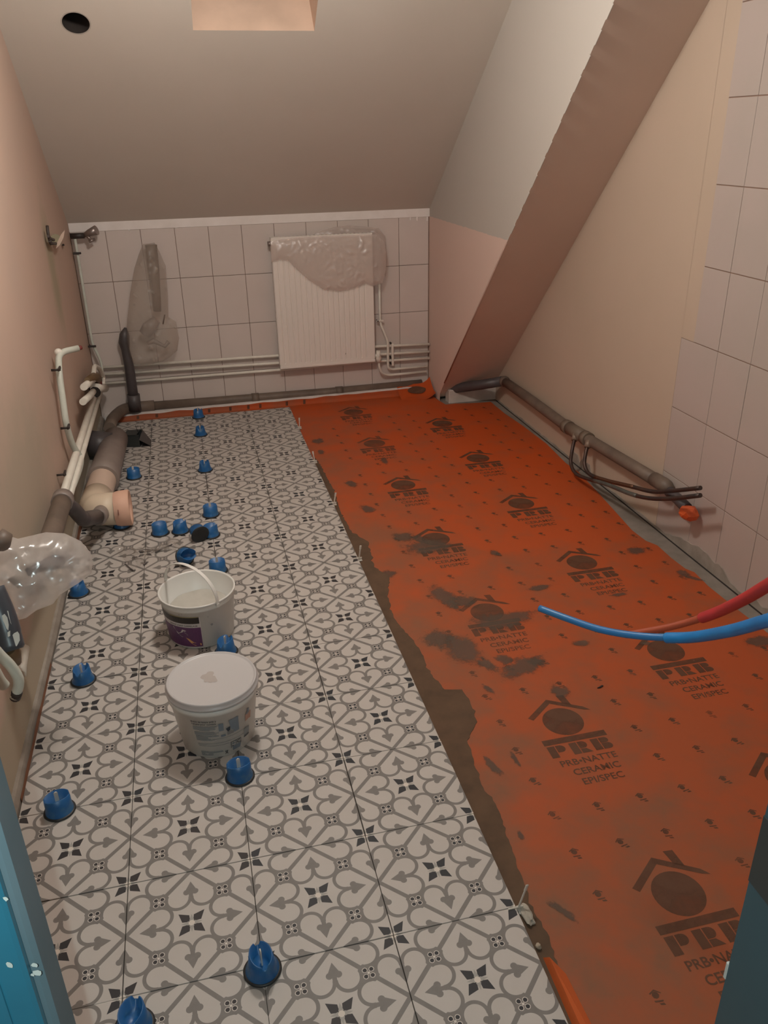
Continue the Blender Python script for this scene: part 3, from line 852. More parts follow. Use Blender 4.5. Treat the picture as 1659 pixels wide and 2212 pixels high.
lb = MB(); wrap_text(lb, c, prof, 'ENDUIT JOINT CARRELAGE', .0088, RAD(265.5), .1015, .126, align='RIGHT'); lb.build('label_text', M['ink_dark'], label)
for q, z, s in ((239, .152, .0022), (243, .155, .0016), (283, .135, .0016), (288, .098, .005), (232, .006, .002)):
    mb = MB(); wrap(mb, c, prof, [(RAD(q) + s * u / .125, z + s * v) for u, v in ((-1, .6), (.6, 1), (1, -.2), (.2, -1), (-.5, -.5))], [list(range(5))], .0002); mb.build('speck', M['ink_grey'], bk)
# closed bucket
c = (.250, .503); prof = (.108, .131, .004, .188)
bk = thing('closed_bucket', (c[0], c[1], 0), 'closed white bucket with round lid and printed instructions, in front of the open one', 'bucket', 'white plastic buckets')
mb = MB(); mb.smooth = True
mb.lathe([(0, .0005), (.104, .0005), (.108, .004), (.1285, .170), (.1335, .171), (.1345, .186), (.131, .188), (0, .186)], (*c, 0), 64)
mb.build('body', M['bucket'], bk)
mb = MB(); mb.smooth = True
mb.lathe([(.1325, .192), (.1368, .192), (.1372, .199), (.1335, .2005), (.1330, .209), (.1315, .2135), (.1285, .2138), (.1265, .2105), (.122, .2095), (0, .2098)], (*c, 0), 64)
lid = mb.build('lid', M['lid'], bk)
mb = MB(); blob(mb, V((c[0] - .006, c[1] + .006, 0)), .021, .024, .2, .2103, 4.2, 40, .8); mb.build('tape_scrap', plain('grey_scrap', (.40, .36, .34), .6), lid)
wf = M['ink_grey']; T = lambda d: RAD(d)
pl = MB(); wrap_text(pl, c, prof, 'Enduit de lissage pr\u00eat \u00e0', .0078, T(236), .1475, .124, align='LEFT'); wrap_text(pl, c, prof, "l'emploi pour montage", .0078, T(236.4), .1380, .124, align='LEFT')
pl.build('title_text', M['ink_dark'], bk)
pl = MB()
def bars(z0, z1, a0, a1, dz=.0026, jag=4):
    z = z0
    while z > z1:
        patch(pl, c, prof, T(a0), T(a1 + random.uniform(-jag, jag)), z - dz * .66, z, 8); z -= dz
bars(.1315, .118, 237, 268); bars(.115, .113, 245, 261); bars(.109, .097, 237.5, 268); bars(.094, .074, 238.5, 258)
bars(.093, .088, 258, 268); bars(.082, .076, 257, 263)
for z, a0, a1 in ((.079, 262, 317), (.062, 239, 316), (.058, 239, 252), (.053, 239.5, 285), (.073, 313, 320)): patch(pl, c, prof, T(a0), T(a1), z - .0013, z, 16)
bars(.030, .012, 241, 250, .0026, 3); bars(.0285, .024, 250, 271, .003); bars(.0215, .0120, 252, 260, .005, 1)
pl.build('paragraphs', M['ink_grey'], bk)
pl = MB(); patch(pl, c, prof, T(272), T(278.5), .108, .137); wrap(pl, c, prof, [(T(q), z) for q, z in ((286, .140), (300, .143), (301, .089), (293, .088), (292, .101), (289, .101), (287.5, .122))], [list(range(7))]); patch(pl, c, prof, T(274), T(280.5), .084, .092)
pl.build('picture_print', M['ink_blue'], bk)
pl = MB(); wrap(pl, c, prof, [(T(q), z) for q, z in ((281.5, .112), (287.5, .117), (287.5, .103), (284, .099))], [(0, 1, 2, 3)]); pl.build('trowel_print', M['tape_grey'], bk)
pl = MB(); wrap(pl, c, prof, [(T(q), z) for q, z in ((283, .098), (288, .098), (292, .094), (292, .087), (283, .086))], [(0, 1, 2, 3, 4)]); pl.build('hand_print', M['label_grey'], bk)
pl = MB(); wrap(pl, c, prof, [(T(q), z) for q, z in ((312, .129), (324, .130), (324, .102), (319, .106), (312.5, .102))], [list(range(5))]); pl.build('photo_print', M['ink_salmon'], bk)
pl = MB(); patch(pl, c, prof, T(316), T(320), .128, .146); patch(pl, c, prof, T(314), T(317.5), .126, .135); pl.build('photo_detail', M['ink_blue'], bk)
pl = MB(); patch(pl, c, prof, T(310), T(321), .052, .074); patch(pl, c, prof, T(310), T(321), .0745, .0765)
pl.build('barcode_print', M['ink_grey'], bk)
pl = MB(); patch(pl, c, prof, T(310), T(321), .043, .049); pl.build('barcode_foot', M['tape_grey'], bk)
pl = MB(); patch(pl, c, prof, T(287), T(304), .0515, .053); patch(pl, c, prof, T(287), T(287.6), .028, .053); patch(pl, c, prof, T(303.4), T(304), .036, .053); patch(pl, c, prof, T(295), T(295.6), .036, .053)
wrap_text(pl, c, prof, 'C', .016, T(299.5), .039, .112)
patch(pl, c, prof, T(289), T(290.5), .034, .037); wrap(pl, c, prof, [(T(q), z) for q, z in ((302, .036), (304, .040), (304, .034))], [(0, 1, 2)])
pl.build('symbol_frame', M['ink_dark'], bk)
pl = MB(); wrap(pl, c, prof, [(T(q), z) for q, z in ((289, .034), (289.5, .017), (302, .018), (303.5, .034))], [(0, 1, 2, 3)]); wrap(pl, c, prof, [(T(q), z) for q, z in ((288.4, .042), (291, .049), (294.4, .042))], [(0, 1, 2)])
pl.build('symbol_fill', M['ink_blue'], bk)
pl = MB()
for u0, v0, u1, v1 in ((-1, -1, 1, 1), (-1, 1, 1, -1), (-.7, .9, .8, .9), (-.6, .9, -.4, -.8), (.6, .9, .4, -.8)):
    d = V((v0 - v1, u1 - u0)).normalized() * .12
    wrap(pl, c, prof, [(T(279.5) + .0045 * (u) / .11, .018 + .0065 * v) for u, v in ((u0 - d.x, v0 - d.y), (u1 - d.x, v1 - d.y), (u1 + d.x, v1 + d.y), (u0 + d.x, v0 + d.y))], [(0, 1, 2, 3)])
pl.build('bin_symbol', M['ink_dark'], bk)

# ------------------------------------------------------------------ levelling caps
def cap_parts(parent, pin):
    mb = MB(); n = 40; mb.smooth = True
    rings = [(.0035, .0375, .0375, 0), (.0075, .0372, .0372, 0), (.012, .0358, .0340, 0), (.024, .0345, .0300, 0), (.055, .0345, .0250, 1), (.0555, .0322, .0228, 1), (.024, .027, .0175, 0), (.022, .0, .0, 0)]
    vs = []
    for z, a, b_, nt_ in rings:
        for j in range(n):
            t = 2 * PI * j / n; zz = z
            if nt_:
                if abs(math.cos(t)) > .965: zz -= .011
                zz -= .003 * (math.cos(2 * t) * .5 + .5)
            vs.append((a * math.cos(t), b_ * math.sin(t), zz))
    mb.add(vs, [(i * n + j, i * n + (j + 1) % n, (i + 1) * n + (j + 1) % n, (i + 1) * n + j) for i in range(len(rings) - 1) for j in range(n)])
    body = mb.build('body', M['blue'], None); body.parent = parent
    mb = MB(); vs = []; mb.smooth = True
    for j in range(n):
        t = 2 * PI * j / n; k = 1 + .018 * noise.noise(V((math.cos(t) * 4, math.sin(t) * 4, 1)))
        for r, z in ((.028, .0006), (.0405, .0006), (.0425, .003), (.041, .0062), (.037, .0068)): vs.append((r * k * math.cos(t), r * k * math.sin(t), z))
    mb.add(vs, [(5 * j + i, 5 * ((j + 1) % n) + i, 5 * ((j + 1) % n) + i + 1, 5 * j + i + 1) for j in range(n) for i in range(4)])
    vs = [(0.0, 0.0, .0012)] + [(.029 * math.cos(2 * PI * j / 20), .029 * math.sin(2 * PI * j / 20), .0012) for j in range(20)]
    mb.smooth = False; mb.add(vs, [(0, 1 + j, 1 + (j + 1) % 20) for j in range(20)])
    rim = mb.build('base_ring', M['black'], None); rim.parent = parent
    if pin:
        mb = MB(); n2 = 8
        prof_ = [(-.0052, .012), (-.0052, .062)] + [(.0052 * math.cos(PI - PI * i / n2), .062 + .0065 * math.sin(PI * i / n2)) for i in range(1, n2)] + [(.0052, .062), (.0052, .012)]
        k = len(prof_)
        mb.add([(x, -.0015, z) for x, z in prof_] + [(x, .0015, z) for x, z in prof_], [list(range(k)), [k + i for i in reversed(range(k))]] + [(i, (i + 1) % k, k + (i + 1) % k, k + i) for i in range(k)])
        p = mb.build('clip_tab', M['pin'], None); p.parent = parent
G = 'blue levelling caps on the laid tiles'
protos = {}
def cap(x, y, rot, pin, label, z=.0, tilt=None):
    key = bool(pin)
    if key not in protos:
        o = thing('tile_leveller', (0, 0, 0), label, 'levelling cap', G); cap_parts(o, pin); protos[key] = o
    else:
        o = copy_tree(protos[key]); o['label'] = label
    o.location = (x, y, z); o.rotation_euler = tilt if tilt else (0, 0, RAD(rot))
    return o
cap(.298, .300, 8, 1, 'blue cap with white tab right in front of the closed bucket')
cap(.299, -.312, 100, 1, 'large blue cap with white tab near the bottom of the view, in the open')
cap(.028, -.372, 75, 0, 'blue cap cut off by the bottom edge, beside the left door jamb')
cap(-.192, .296, 20, 1, 'dusty blue cap with white tab closest to the left door jamb')
cap(-.182, .895, 75, 1, 'blue cap with white tab beside the left wall, level with the closed bucket')
cap(-.252, 1.508, 88, 0, 'blue cap under the clear plastic bag at the left wall')
cap(.300, .938, 60, 1, 'blue cap with white tab squeezed between the two buckets')
cap(-.112, 2.105, 20, 0, 'blue cap half hidden under the taped end of the waste elbow')
cap(.064, 1.982, 15, 0, 'left one of two blue caps standing side by side behind the plastic scrap')
cap(.156, 1.975, 50, 0, 'right one of two blue caps standing side by side behind the plastic scrap')
cap(.292, 1.895, 30, 0, 'blue cap standing behind the overturned black-ringed cap')
cap(.302, 2.12, 10, 1, 'blue cap on the middle joint, just behind the pair with the overturned cap')
cap(.299, 2.715, 75, 1, 'blue cap on the middle joint, level with the cream waste elbow')
cap(-.078, 2.72, 5, 1, 'blue cap standing alone beside the grey waste pipe')
cap(.297, 3.312, 88, 1, 'narrow-looking blue cap second from the back wall on the middle joint')
cap(.296, 3.668, 60, 1, 'blue cap farthest back, at the edge of the last cut tiles')
cap(.304, 1.545, 5, 1, 'blue cap with white tab peeking over the rim of the open bucket')
cap(.246, 1.835, 0, 0, 'overturned blue cap showing its round black base ring', .039, (RAD(-80), 0, RAD(20)))
cap(.172, 1.655, 0, 0, 'overturned blue cap lying behind the open bucket handle', .034, (RAD(58), RAD(10), RAD(20)))
# crosses left standing at the free tile edge
def edge_clip(x, y, rot, lean, h, label, lump=False):
    o = thing('tile_wedge', (x, y, 0), label, 'levelling clip', 'white clips at the free tile edge')
    mb = MB()
    Mx = Matrix.Translation((x, y, -.002)) @ Matrix.Rotation(RAD(rot), 4, 'Z') @ Matrix.Rotation(RAD(lean), 4, 'Y')
    mb.bbox(-.003, .003, -.0016, .0016, 0, h, .001, Mx); mb.bbox(-.0045, .0045, -.002, .002, h - .018, h, .0015, Mx); mb.build('tab', M['pin'], o)
    mb = MB(); mb.bbox(x - .026, x + .012, y - .002, y + .002, -.006, .003, .001); mb.bbox(x - .001, x + .012, y - .012, y + .012, -.0115, -.008, .001); mb.build('foot', M['pin'], o)
    if lump:
        mb = MB(); bm = bmesh.new(); bmesh.ops.create_icosphere(bm, subdivisions=3, radius=.013)
        for p in bm.verts: p.co = V((p.co.x, p.co.y * 2.0, p.co.z * .7)) * (1 + .5 * noise.noise(p.co * 120)) + V((x + .016, y - .02, -.006))
        mb.bm(bm); mb.build('mortar_lump', plain('pale_mortar', (.42, .38, .32), .9), o)
edge_clip(.904, -.303, 20, 22, .066, 'white clip with a lump of mortar at the tile edge, nearest the camera', True)
edge_clip(.904, 1.500, 0, 8, .062, 'white clip at the tile edge beside the blue hose end, second nearest')
edge_clip(.904, 2.100, 0, 12, .056, 'third white clip along the tile edge, midway up')
edge_clip(.903, 2.690, 0, -8, .060, 'fourth white clip along the tile edge, beside the worn second logo row')
edge_clip(.904, 3.290, 0, 2, .062, 'farthest white clip at the tile edge, near the back wall')
# mortar crumb next to the tiles and a dark chip on the mat
mb = MB(); bm = bmesh.new(); bmesh.ops.create_icosphere(bm, subdivisions=2, radius=.007); p0 = pz(1158, 2045, -.006)
for p in bm.verts: p.co = p.co * (1 + .4 * noise.noise(p.co * 200)) + V((.912, p0.y, -.007))
mb.bm(bm); tag(mb.build('mortar_crumb', plain('crumb', (.40, .33, .25), .9)), 'small pale mortar crumb stuck to the tile edge near the bottom', 'mortar')
p = pz(1297, 1485, ZM); mb = MB(); mb.slab([(p.x - .013, p.y - .003), (p.x - .002, p.y - .004), (p.x + .012, p.y + .003), (p.x + .008, p.y + .006)], ZM + .0008, ZM + .004)
tag(mb.build('dark_chip', M['black']), 'thin dark splinter lying on the orange mat above the large logo', 'chip')

# crumpled clear scrap and dark offcut on the tiles
mb = MB(); vs = []; nu, nv = 34, 22
a0 = pz(268, 1212, 0); a1 = pz(392, 1176, 0); dirx = (a1 - a0); nrm = V((-dirx.y, dirx.x, 0)).normalized()
for i in range(nu + 1):
    for j in range(nv + 1):
        u, v = i / nu, j / nv - .5
        wv = (.08 + .05 * math.sin(u * 7 + 1)) * (1 - .5 * u)
        p = a0 + dirx * u + nrm * v * 2 * wv + V((.012 * noise.noise(V((u * 6, v * 6, 1))), 0, 0))
        z = .0035 + .034 * abs(noise.noise(V((u * 7, v * 5, 4)))) ** .9 + .010 * abs(noise.noise(V((u * 19, v * 17, 6))))
        vs.append((p.x, p.y, z))
mb.add(vs, [(i * (nv + 1) + j, (i + 1) * (nv + 1) + j, (i + 1) * (nv + 1) + j + 1, i * (nv + 1) + j + 1) for i in range(nu) for j in range(nv) if noise.noise(V((i * .25, j * .3, 7))) > -.32])
sc = thing('plastic_scrap', (a0 + a1) / 2, 'crumpled clear plastic wrapping lying on the tiles behind the open bucket', 'wrapping')
mb.build('film', M['film_floor'], sc)
mb = MB()
for q in (((335, 1193), (352, 1184), (372, 1176)), ((272, 1220), (288, 1232), (292, 1231)), ((300, 1190), (318, 1187), (342, 1189)), ((285, 1205), (297, 1203)), ((310, 1220), (318, 1215))):
    pts = [pz(x, y, .006) for x, y in q]; mb = MB(); mb.tube(pts if len(pts) == 2 else curve(pts, 4), .0026, 6); mb.build('folded_edge', M['dark_pipe'], sc)
p = V((-.065, 3.255, 0)); Mx = Matrix.Translation(p) @ Matrix.Rotation(RAD(-12), 4, 'Z')
oc = thing('black_fitting', p, 'black plastic box fitting lying open beside the grey waste sleeve', 'fitting')
mb = MB(); mb.bbox(-.075, .015, -.05, -.045, 0, .075, .001, Mx); mb.bbox(-.075, .015, .045, .05, 0, .075, .001, Mx); mb.bbox(-.075, .015, -.05, .05, .0005, .005, .001, Mx); mb.bbox(-.075, -.070, -.05, .05, 0, .075, .001, Mx); mb.bbox(-.075, .0, -.05, .05, .070, .075, .001, Mx)
mb.build('shell', plain('dark_green_black', (.03, .034, .033), .45), oc)
mb = MB(); mb.add([Mx @ V(q) for q in ((.015, -.05, .0), (.015, .05, .0), (.015, .05, .075), (.015, -.05, .045), (.075, -.04, .002), (.060, .05, .003))], [(0, 4, 5, 1), (1, 5, 2), (4, 3, 2, 5)])
mb.build('flap', plain('dark_grey_flap', (.06, .052, .05), .4), oc)
mb = MB(); mb.tube([Mx @ V((.0, .01, .07)), Mx @ V((-.012, .012, .115))], .0016, 5); mb.tube([Mx @ V((.02, .02, .07)), Mx @ V((.012, .024, .108))], .0016, 5); mb.build('bristle', M['black'], oc)

# ------------------------------------------------------------------ waste pipes
YP = 3.845
brown = thing('waste_pipe', (.9, YP, .045), 'dusty brown waste pipe running along the foot of the tiled back wall', 'pipe')
a = py(300, 872, YP); b_ = py(700, 848, YP); e = py(918, 830, YP)
mb = MB(); mb.tube([(-.06, YP, .052), (.6, YP, .045), (1.2, YP, .040), (1.86, YP, .043)], .029, 20)
mb.build('long_run', M['brown_pipe'], brown)
mb = MB(); mb.tube(arcbend([(.02, YP, .052), (-.17, YP, .055), (-.235, 3.62, .060), (-.235, 3.40, .07)], .14, 9), .036, 20)
mb.build('elbow', M['brown_pipe'], brown)
for xx in (.66, 1.24): mb = MB(); mb.tube([(xx, YP, .0448 - .004 * (xx > 1)), (xx + .05, YP, .0445 - .004 * (xx > 1))], .0325, 20); mb.build('collar', M['brown_pipe'], brown)
gr = thing('standpipe', (-.105, 3.81, .05), 'grey standpipe with a flared pointed top rising from the back waste pipe', 'pipe')
mb = MB(); q = [py(x, y, 3.80) for x, y in ((291, 880), (279, 790), (271, 755), (268, 740), (269, 722), (271, 708))]
mb.tube(q, [.034, .030, .0265, .034, .030, .008], 20); mb.build('tube', M['dark_pipe'], gr)
mb = MB(); mb.tube([py(292, 886, 3.80), py(288, 852, 3.80)], .040, 20); mb.build('socket', M['dark_pipe'], gr)
# big WC waste line on the left
wc = thing('toilet_waste', (-.2, 2.6, 0), 'thick grey sleeve and cream elbow of the toilet waste lying by the left wall', 'pipe')
ZW = .088
P0 = V((-.185, 3.14, ZW)); P1 = V((-.213, 2.50, ZW))
mb = MB(); mb.tube([P0, P0 + (P1 - P0) * .45, P0 + (P1 - P0) * .80, P1], [.070, .074, .078, .080], 32)
mb.build('grey_sleeve', M['grey_pipe'], wc)
mb = MB(); mb.tube([V((-.330, 3.02, ZW + .03)), V((-.20, 3.02, ZW))], .075, 24); mb.build('wall_shade_block', M['dark_pipe'], wc)  # dark cylinder added in place of the shadowed wall beside the sleeve
mb = MB(); mb.tube(curve([P1 + V((.002, .05, 0)), P1 + V((-.006, -.10, 0)), V((-.222, 2.27, ZW))], 8), .0665, 32); mb.build('cream_pipe', M['pvc'], wc)
mb = MB(); mb.tube(arcbend([V((-.222, 2.30, ZW)), V((-.228, 2.135, ZW + .002)), V((-.115, 2.115, ZW + .004))], .11, 12), [.070] + [.071] * 6 + [.076] * 7 + [.078], 32)
mb.build('elbow', M['pvc2'], wc)
mb = MB(); mb.smooth = True; cx = V((-.085, 2.112, ZW + .004))
Mx = Matrix.Translation(cx) @ Matrix.Rotation(RAD(90), 4, 'Y') @ Matrix.Rotation(RAD(0), 4, 'Z')
mb.lathe([(.0785, -.045), (.084, -.025), (.085, .022), (.080, .026), (.072, .018), (.068, -.01), (.0, -.012)], (0, 0, 0), 32, Mx)
mb.build('taped_mouth', M['peach_tape'], wc)
mb = MB(); mb.add([px(250, 1087, -.12) + V((.012, -.075, 0)), px(255, 1090, -.12) + V((.012, -.075, 0)), px(252, 1102, -.12) + V((.012, -.075, 0))], [(0, 1, 2)]); mb.build('tape_tear', M['redcap'], wc)
br = thing('side_waste', (-.26, 1.9, .2), 'brown side pipe curving from the wall pipes into the cream toilet elbow', 'pipe')
mb = MB()
i0 = V((-.222, 2.03, .135)); path = arcbend([px(135, 1082, -.262), px(160, 1100, -.245), px(178, 1122, -.225), V((-.195, 2.02, .105))], .05, 6)
mb.tube(path, [.030] * (len(path) - 4) + [.033] * 4, 18); mb.build('bend', M['dark_pipe'], br)
mb = MB(); mb.tube([V((-.185, 2.085, .100)), V((-.195, 1.985, .112))], .037, 20); mb.build('socket', M['grey_pipe'], br)
gp = thing('wall_waste', (-.26, 1.3, .36), 'grey brown pipe sloping along the left wall to the bagged tap', 'pipe')
pth = [px(136, 1078, -.262), px(118, 1135, -.262), px(98, 1195, -.262), px(70, 1262, -.262)]
mb = MB(); mb.tube(pth, [.036, .0365, .037, .037], 22); mb.build('tube', M['brown_pipe'], gp)
mb = MB(); d = (pth[1] - pth[0]).normalized(); mb.tube([pth[0] - d * .012, pth[0] + d * .045], .041, 22); mb.build('collar', M['grey_pipe'], gp)
# along the right wall and under the steep slope
rp_ = thing('right_waste', (2.25, 2.2, .19), 'brown waste pipe sloping along the foot of the right wall', 'pipe')
A = [px(x, y, 2.262) for x, y in ((1090, 824), (1150, 866), (1225, 922), (1275, 952), (1360, 1003), (1442, 1052))]
mb = MB(); mb.tube(A, .029, 20); mb.build('long_run', M['brown_pipe'], rp_)
def along(t):
    t *= len(A) - 1; i = min(int(t), len(A) - 2); return A[i] + (A[i + 1] - A[i]) * (t - i)
tA, tB = px(1222, 920, 2.262), px(1272, 950, 2.262); dd = (tB - tA).normalized()
mb = MB(); mb.tube([tA, tA + dd * .05], .037, 20); mb.tube([tA + dd * .05, tB - dd * .05], .034, 20); mb.tube([tB - dd * .05, tB], .037, 20); mb.build('coupling', plain('dusty_coupling', (.17, .125, .09), .6), rp_)
mb = MB(); mb.tube([A[-1] - (A[-1] - A[-2]).normalized() * .11, A[-1] - (A[-1] - A[-2]).normalized() * .03, A[-1], A[-1] + V((.02, -.02, -.012))], [.032, .033, .030, .012], 20); mb.build('end_collar', M['brown_pipe'], rp_)
mb = MB(); mb.tube([px(1088, 823, 2.262), px(1040, 831, 2.15), px(990, 838, 2.03), px(952, 848, 1.955)], [.033, .033, .033, .026], 20); mb.build('slope_run', M['dark_pipe'], rp_)
mb = MB(); bm = bmesh.new(); bmesh.ops.create_uvsphere(bm, u_segments=16, v_segments=10, radius=.036)
for p in bm.verts: p.co += px(1090, 824, 2.262)
mb.bm(bm); mb.build('bend', M['brown_pipe'], rp_, True)
mb = MB(); mb.tube([px(1446, 1062, 2.262), px(1466, 1080, 2.262), px(1484, 1098, 2.262)], .024, 16); mb.build('outlet', M['dark_pipe'], rp_)
# orange plug in the end
pc = px(1489, 1108, 2.255); pg = MB(); bm = bmesh.new(); bmesh.ops.create_icosphere(bm, subdivisions=2, radius=.035)
for p in bm.verts: p.co = V((p.co.x * 1.15, p.co.y * 1.2, p.co.z * .92)) * (1 + .28 * noise.noise(p.co * 38)) + pc
pg.bm(bm); tag(pg.build('orange_plug', M['orange']), 'crumpled orange plug at the low end of the right wall pipe', 'plug')
# two tarnished copper pipes dropping from the coupling
for nm, lab, pts, mt in (('copper_pipe', 'front tarnished copper pipe looping down from the coupling, patched with verdigris', ((1242, 945, 2.235), (1236, 972, 2.205), (1233, 1000, 2.19), (1243, 1022, 2.18), (1268, 1034, 2.175), (1310, 1046, 2.17), (1360, 1066, 2.17), (1400, 1076, 2.175), (1450, 1077, 2.18), (1513, 1070, 2.185)), M['copper']),
                         ('copper_pipe', 'rear tarnished copper pipe looping down from the coupling, with copper sheen', ((1270, 960, 2.235), (1265, 980, 2.215), (1263, 1005, 2.20), (1275, 1025, 2.20), (1310, 1038, 2.20), (1360, 1050, 2.205), (1410, 1062, 2.21), (1455, 1060, 2.215), (1513, 1054, 2.215)), M['copper'])):
    q = [px(*p) for p in pts]; o = thing(nm, q[0], lab, 'pipe', 'copper pipes on the right wall')
    mb = MB(); mb.tube(curve(q, 5), .0095, 10); mb.build('tube', mt, o)
    mb = MB(); d = (q[1] - q[0]).normalized(); mb.tube([q[0] - d * .02, q[0] + d * .018], .0165, 12); mb.build('solder_cup', M['solder'], o)
    if 'verdigris' in lab:
        cq = curve(q, 5); mb = MB(); mb.tube(cq[22:33], .0100, 10); mb.build('green_patch', M['verdigris'], o)
    else:
        cq = curve(q, 5); mb = MB(); mb.tube(cq[17:27], .0099, 10); mb.build('bright_patch', plain('bare_copper', (.15, .07, .04), .4, metal=.6), o)

# ------------------------------------------------------------------ heating pipes
def pipe(name, label, pts, r, mat, bend=.04, n=10, k=5, group=None):
    o = thing(name, pts[0], label, 'pipe', group); mb = MB(); mb.tube(arcbend(pts, bend, k), r, n); mb.build('tube', mat, o); return o
YH = 3.838
# runs along the back wall: left of the radiator three, right of it five
zs_ = [.318, .262, .212]
HG = 'heating pipes along the back wall'
hL = [((222, 794), (604, 767)), ((224, 809), (604, 784)), ((222, 829), (604, 799))]
hR = [((806, 749), (922, 744)), ((812, 766), (924, 760)), ((806, 781), (925, 774))]
for i, nm in enumerate(('top', 'middle', 'lowest')):
    o = thing('heating_pipe', py(*hL[i][0], YH), nm + ' of the three cream pipes passing behind the radiator', 'pipe', HG)
    a0, a1 = py(*hL[i][0], YH), py(*hL[i][1], YH); b0, b1 = py(*hR[i][0], YH), py(*hR[i][1], YH)
    if i == 0: a1 = py(604, 768, YH)
    mb = MB(); mb.tube([a0, a1, b0, V((XC - .004, YH, b1.z))], .0095, 10); mb.build('tube', M['white_pipe'], o)
pv = [py(817, 766, 3.80), py(819, 792, 3.80), py(824, 806, 3.81), py(838, 811, YH), py(921, 803, YH)]
pipe('heating_pipe', 'lowest cream pipe curving up into the radiator valve', pv, .0085, M['white_pipe'], .03, group=HG)
pr = [py(819, 600, YH), py(821, 698, YH), py(838, 738, 3.825), py(838, 795, 3.825), py(846, 798, YH), py(923, 791, YH)]
pipe('heating_pipe', 'cream pipe rising along the right side of the radiator with a kink', pr, .0085, M['white_pipe'], .03, group=HG)
def clip(p, label, mat, s=1.0, ax='x', dark=True):
    o = thing('pipe_clip', p, label, 'pipe clip', 'pipe clips on the walls')
    mb = MB(); Mx = Matrix.Translation(p)
    if ax == 'y': Mx = Mx @ Matrix.Rotation(RAD(90), 4, 'Z')
    mb.bbox(-.024 * s, .024 * s, -.006, .003, -.006 * s, .006 * s, .002, Mx); mb.build('band', mat, o)
    mb = MB(); mb.tube([Mx @ V((-.016 * s, -.009, 0)), Mx @ V((-.016 * s, .03, 0))], .005 * s, 8); mb.build('screw', M['dark_metal'] if dark else mat, o)
clip(py(821, 693, YH - .011), 'cream clip on the pipe beside the radiator', M['white_pipe'])
o = thing('pipe_clip', py(848, 765, YH - .014), 'upright cream bracket holding the three pipes right of the radiator', 'pipe clip', 'pipe clips on the walls')
mb = MB(); p0, p1 = py(847, 742, YH - .013), py(849, 790, YH - .013); mb.bbox(p0.x - .006, p0.x + .010, YH - .018, YH - .0102, p1.z, p0.z, .002); mb.build('bar', M['white_pipe'], o)
for yy in (742, 773, 786):
    q = py(845, yy, YH - .014); mb = MB(); mb.tube([q, q + V((0, .03, 0))], .006, 8); mb.build('screw', M['dark_metal'], o)
# corner riser with its stopcock
cr = [(-.292, 3.80, 1.125), px(160, 545, -.293) if False else V((-.292, 3.80, 1.03)), py(199, 742, 3.80), py(219, 782, 3.79), py(222, 815, 3.79), py(219, 838, 3.77)]
pipe('corner_riser', 'thin pale riser in the back left corner, under the small tap', cr, .0085, M['green_pipe'], .04)
sp_ = py(160, 512, 3.80)
st = thing('stopcock', sp_, 'small worn chrome tap sticking out at the top of the corner riser', 'tap')
mb = MB(); mb.tube([V((-.315, 3.80, 1.142)), V((-.235, 3.795, 1.142))], .0165, 14); mb.build('threaded_body', M['dark_metal'], st)
mb = MB(); mb.tube([V((-.238, 3.795, 1.143)), V((-.205, 3.785, 1.157)), V((-.16, 3.77, 1.172))], [.013, .020, .028], 16); mb.build('handle', M['chrome'], st)
mb = MB(); mb.tube([V((-.222, 3.79, 1.145)), V((-.20, 3.785, 1.113))], .010, 12); mb.tube([V((-.212, 3.775, 1.108)), V((-.180, 3.79, 1.120))], .009, 12); mb.build('side_screw', M['chrome'], st)
clip(px(160, 541, -.288) * 0 + V((-.293, 3.785, 1.045)), 'dark clip just under the small corner tap', M['dark_metal'])
clip(py(199, 748, 3.785), 'dark clip where the corner riser begins to bend', M['dark_metal'])
# pair of cream pipes along the left wall
for nm, c0, c1, r in (('upper', (209, 838), (134, 1077), .0165), ('lower', (217, 846), (149, 1078), .0135)):
    xx = -.278 if nm == 'upper' else -.262
    q0, q1 = px(*c0, xx), px(*c1, xx)
    o = thing('wall_pipe', q0, nm + ' one of the two cream pipes sloping along the left wall', 'pipe', 'cream pipes on the left wall')
    mb = MB(); mb.tube([q0, q0 + (q1 - q0) * .5, q1], r, 14); mb.build('tube', M['white_pipe'], o)
# riser with open stub on the left wall
XV = -.285
rs = [px(153, 750, XV + .06), px(122, 757, XV), px(128, 800, XV), px(146, 915, XV), px(159, 965, XV), px(176, 985, XV + .015), px(172, 1012, XV + .02), px(160, 1042, XV + .022)]
r0 = V((XV, 2.34, .79))
rs = [V((-.205, 2.42, .786)), V((XV, 2.36, .786)), V((XV, 2.27, .72)), px(143, 918, XV), px(156, 962, XV), px(176, 990, XV + .02), px(172, 1012, XV + .022), px(158, 1048, XV + .022)]
o = pipe('left_riser', 'pale pipe with an open stub at the top, rising on the left wall', rs, .0145, M['green_pipe'], .05, 12)
mb = MB(); mb.tube([V((-.202, 2.422, .786)), V((-.192, 2.43, .786))], .010, 10); mb.build('copper_end', M['redcap'], o)
mb = MB(); bm = bmesh.new(); bmesh.ops.create_uvsphere(bm, u_segments=12, v_segments=8, radius=.019)
for p in bm.verts: p.co += V((XV, 2.36, .786))
mb.bm(bm); mb.build('elbow', M['white_pipe'], o, True)
clip(px(121, 797, XV - .002) + V((.012, 0, 0)), 'rusty clip high on the pale left wall riser', M['dark_metal'], 1.1, 'y')
clip(px(141, 922, XV - .002) + V((.012, 0, 0)), 'rusty clip low on the pale left wall riser', M['dark_metal'], 1.1, 'y')
clip(px(139, 1022, -.292), 'rusty clip under the two cream wall pipes', M['dark_metal'], 1.0, 'y')
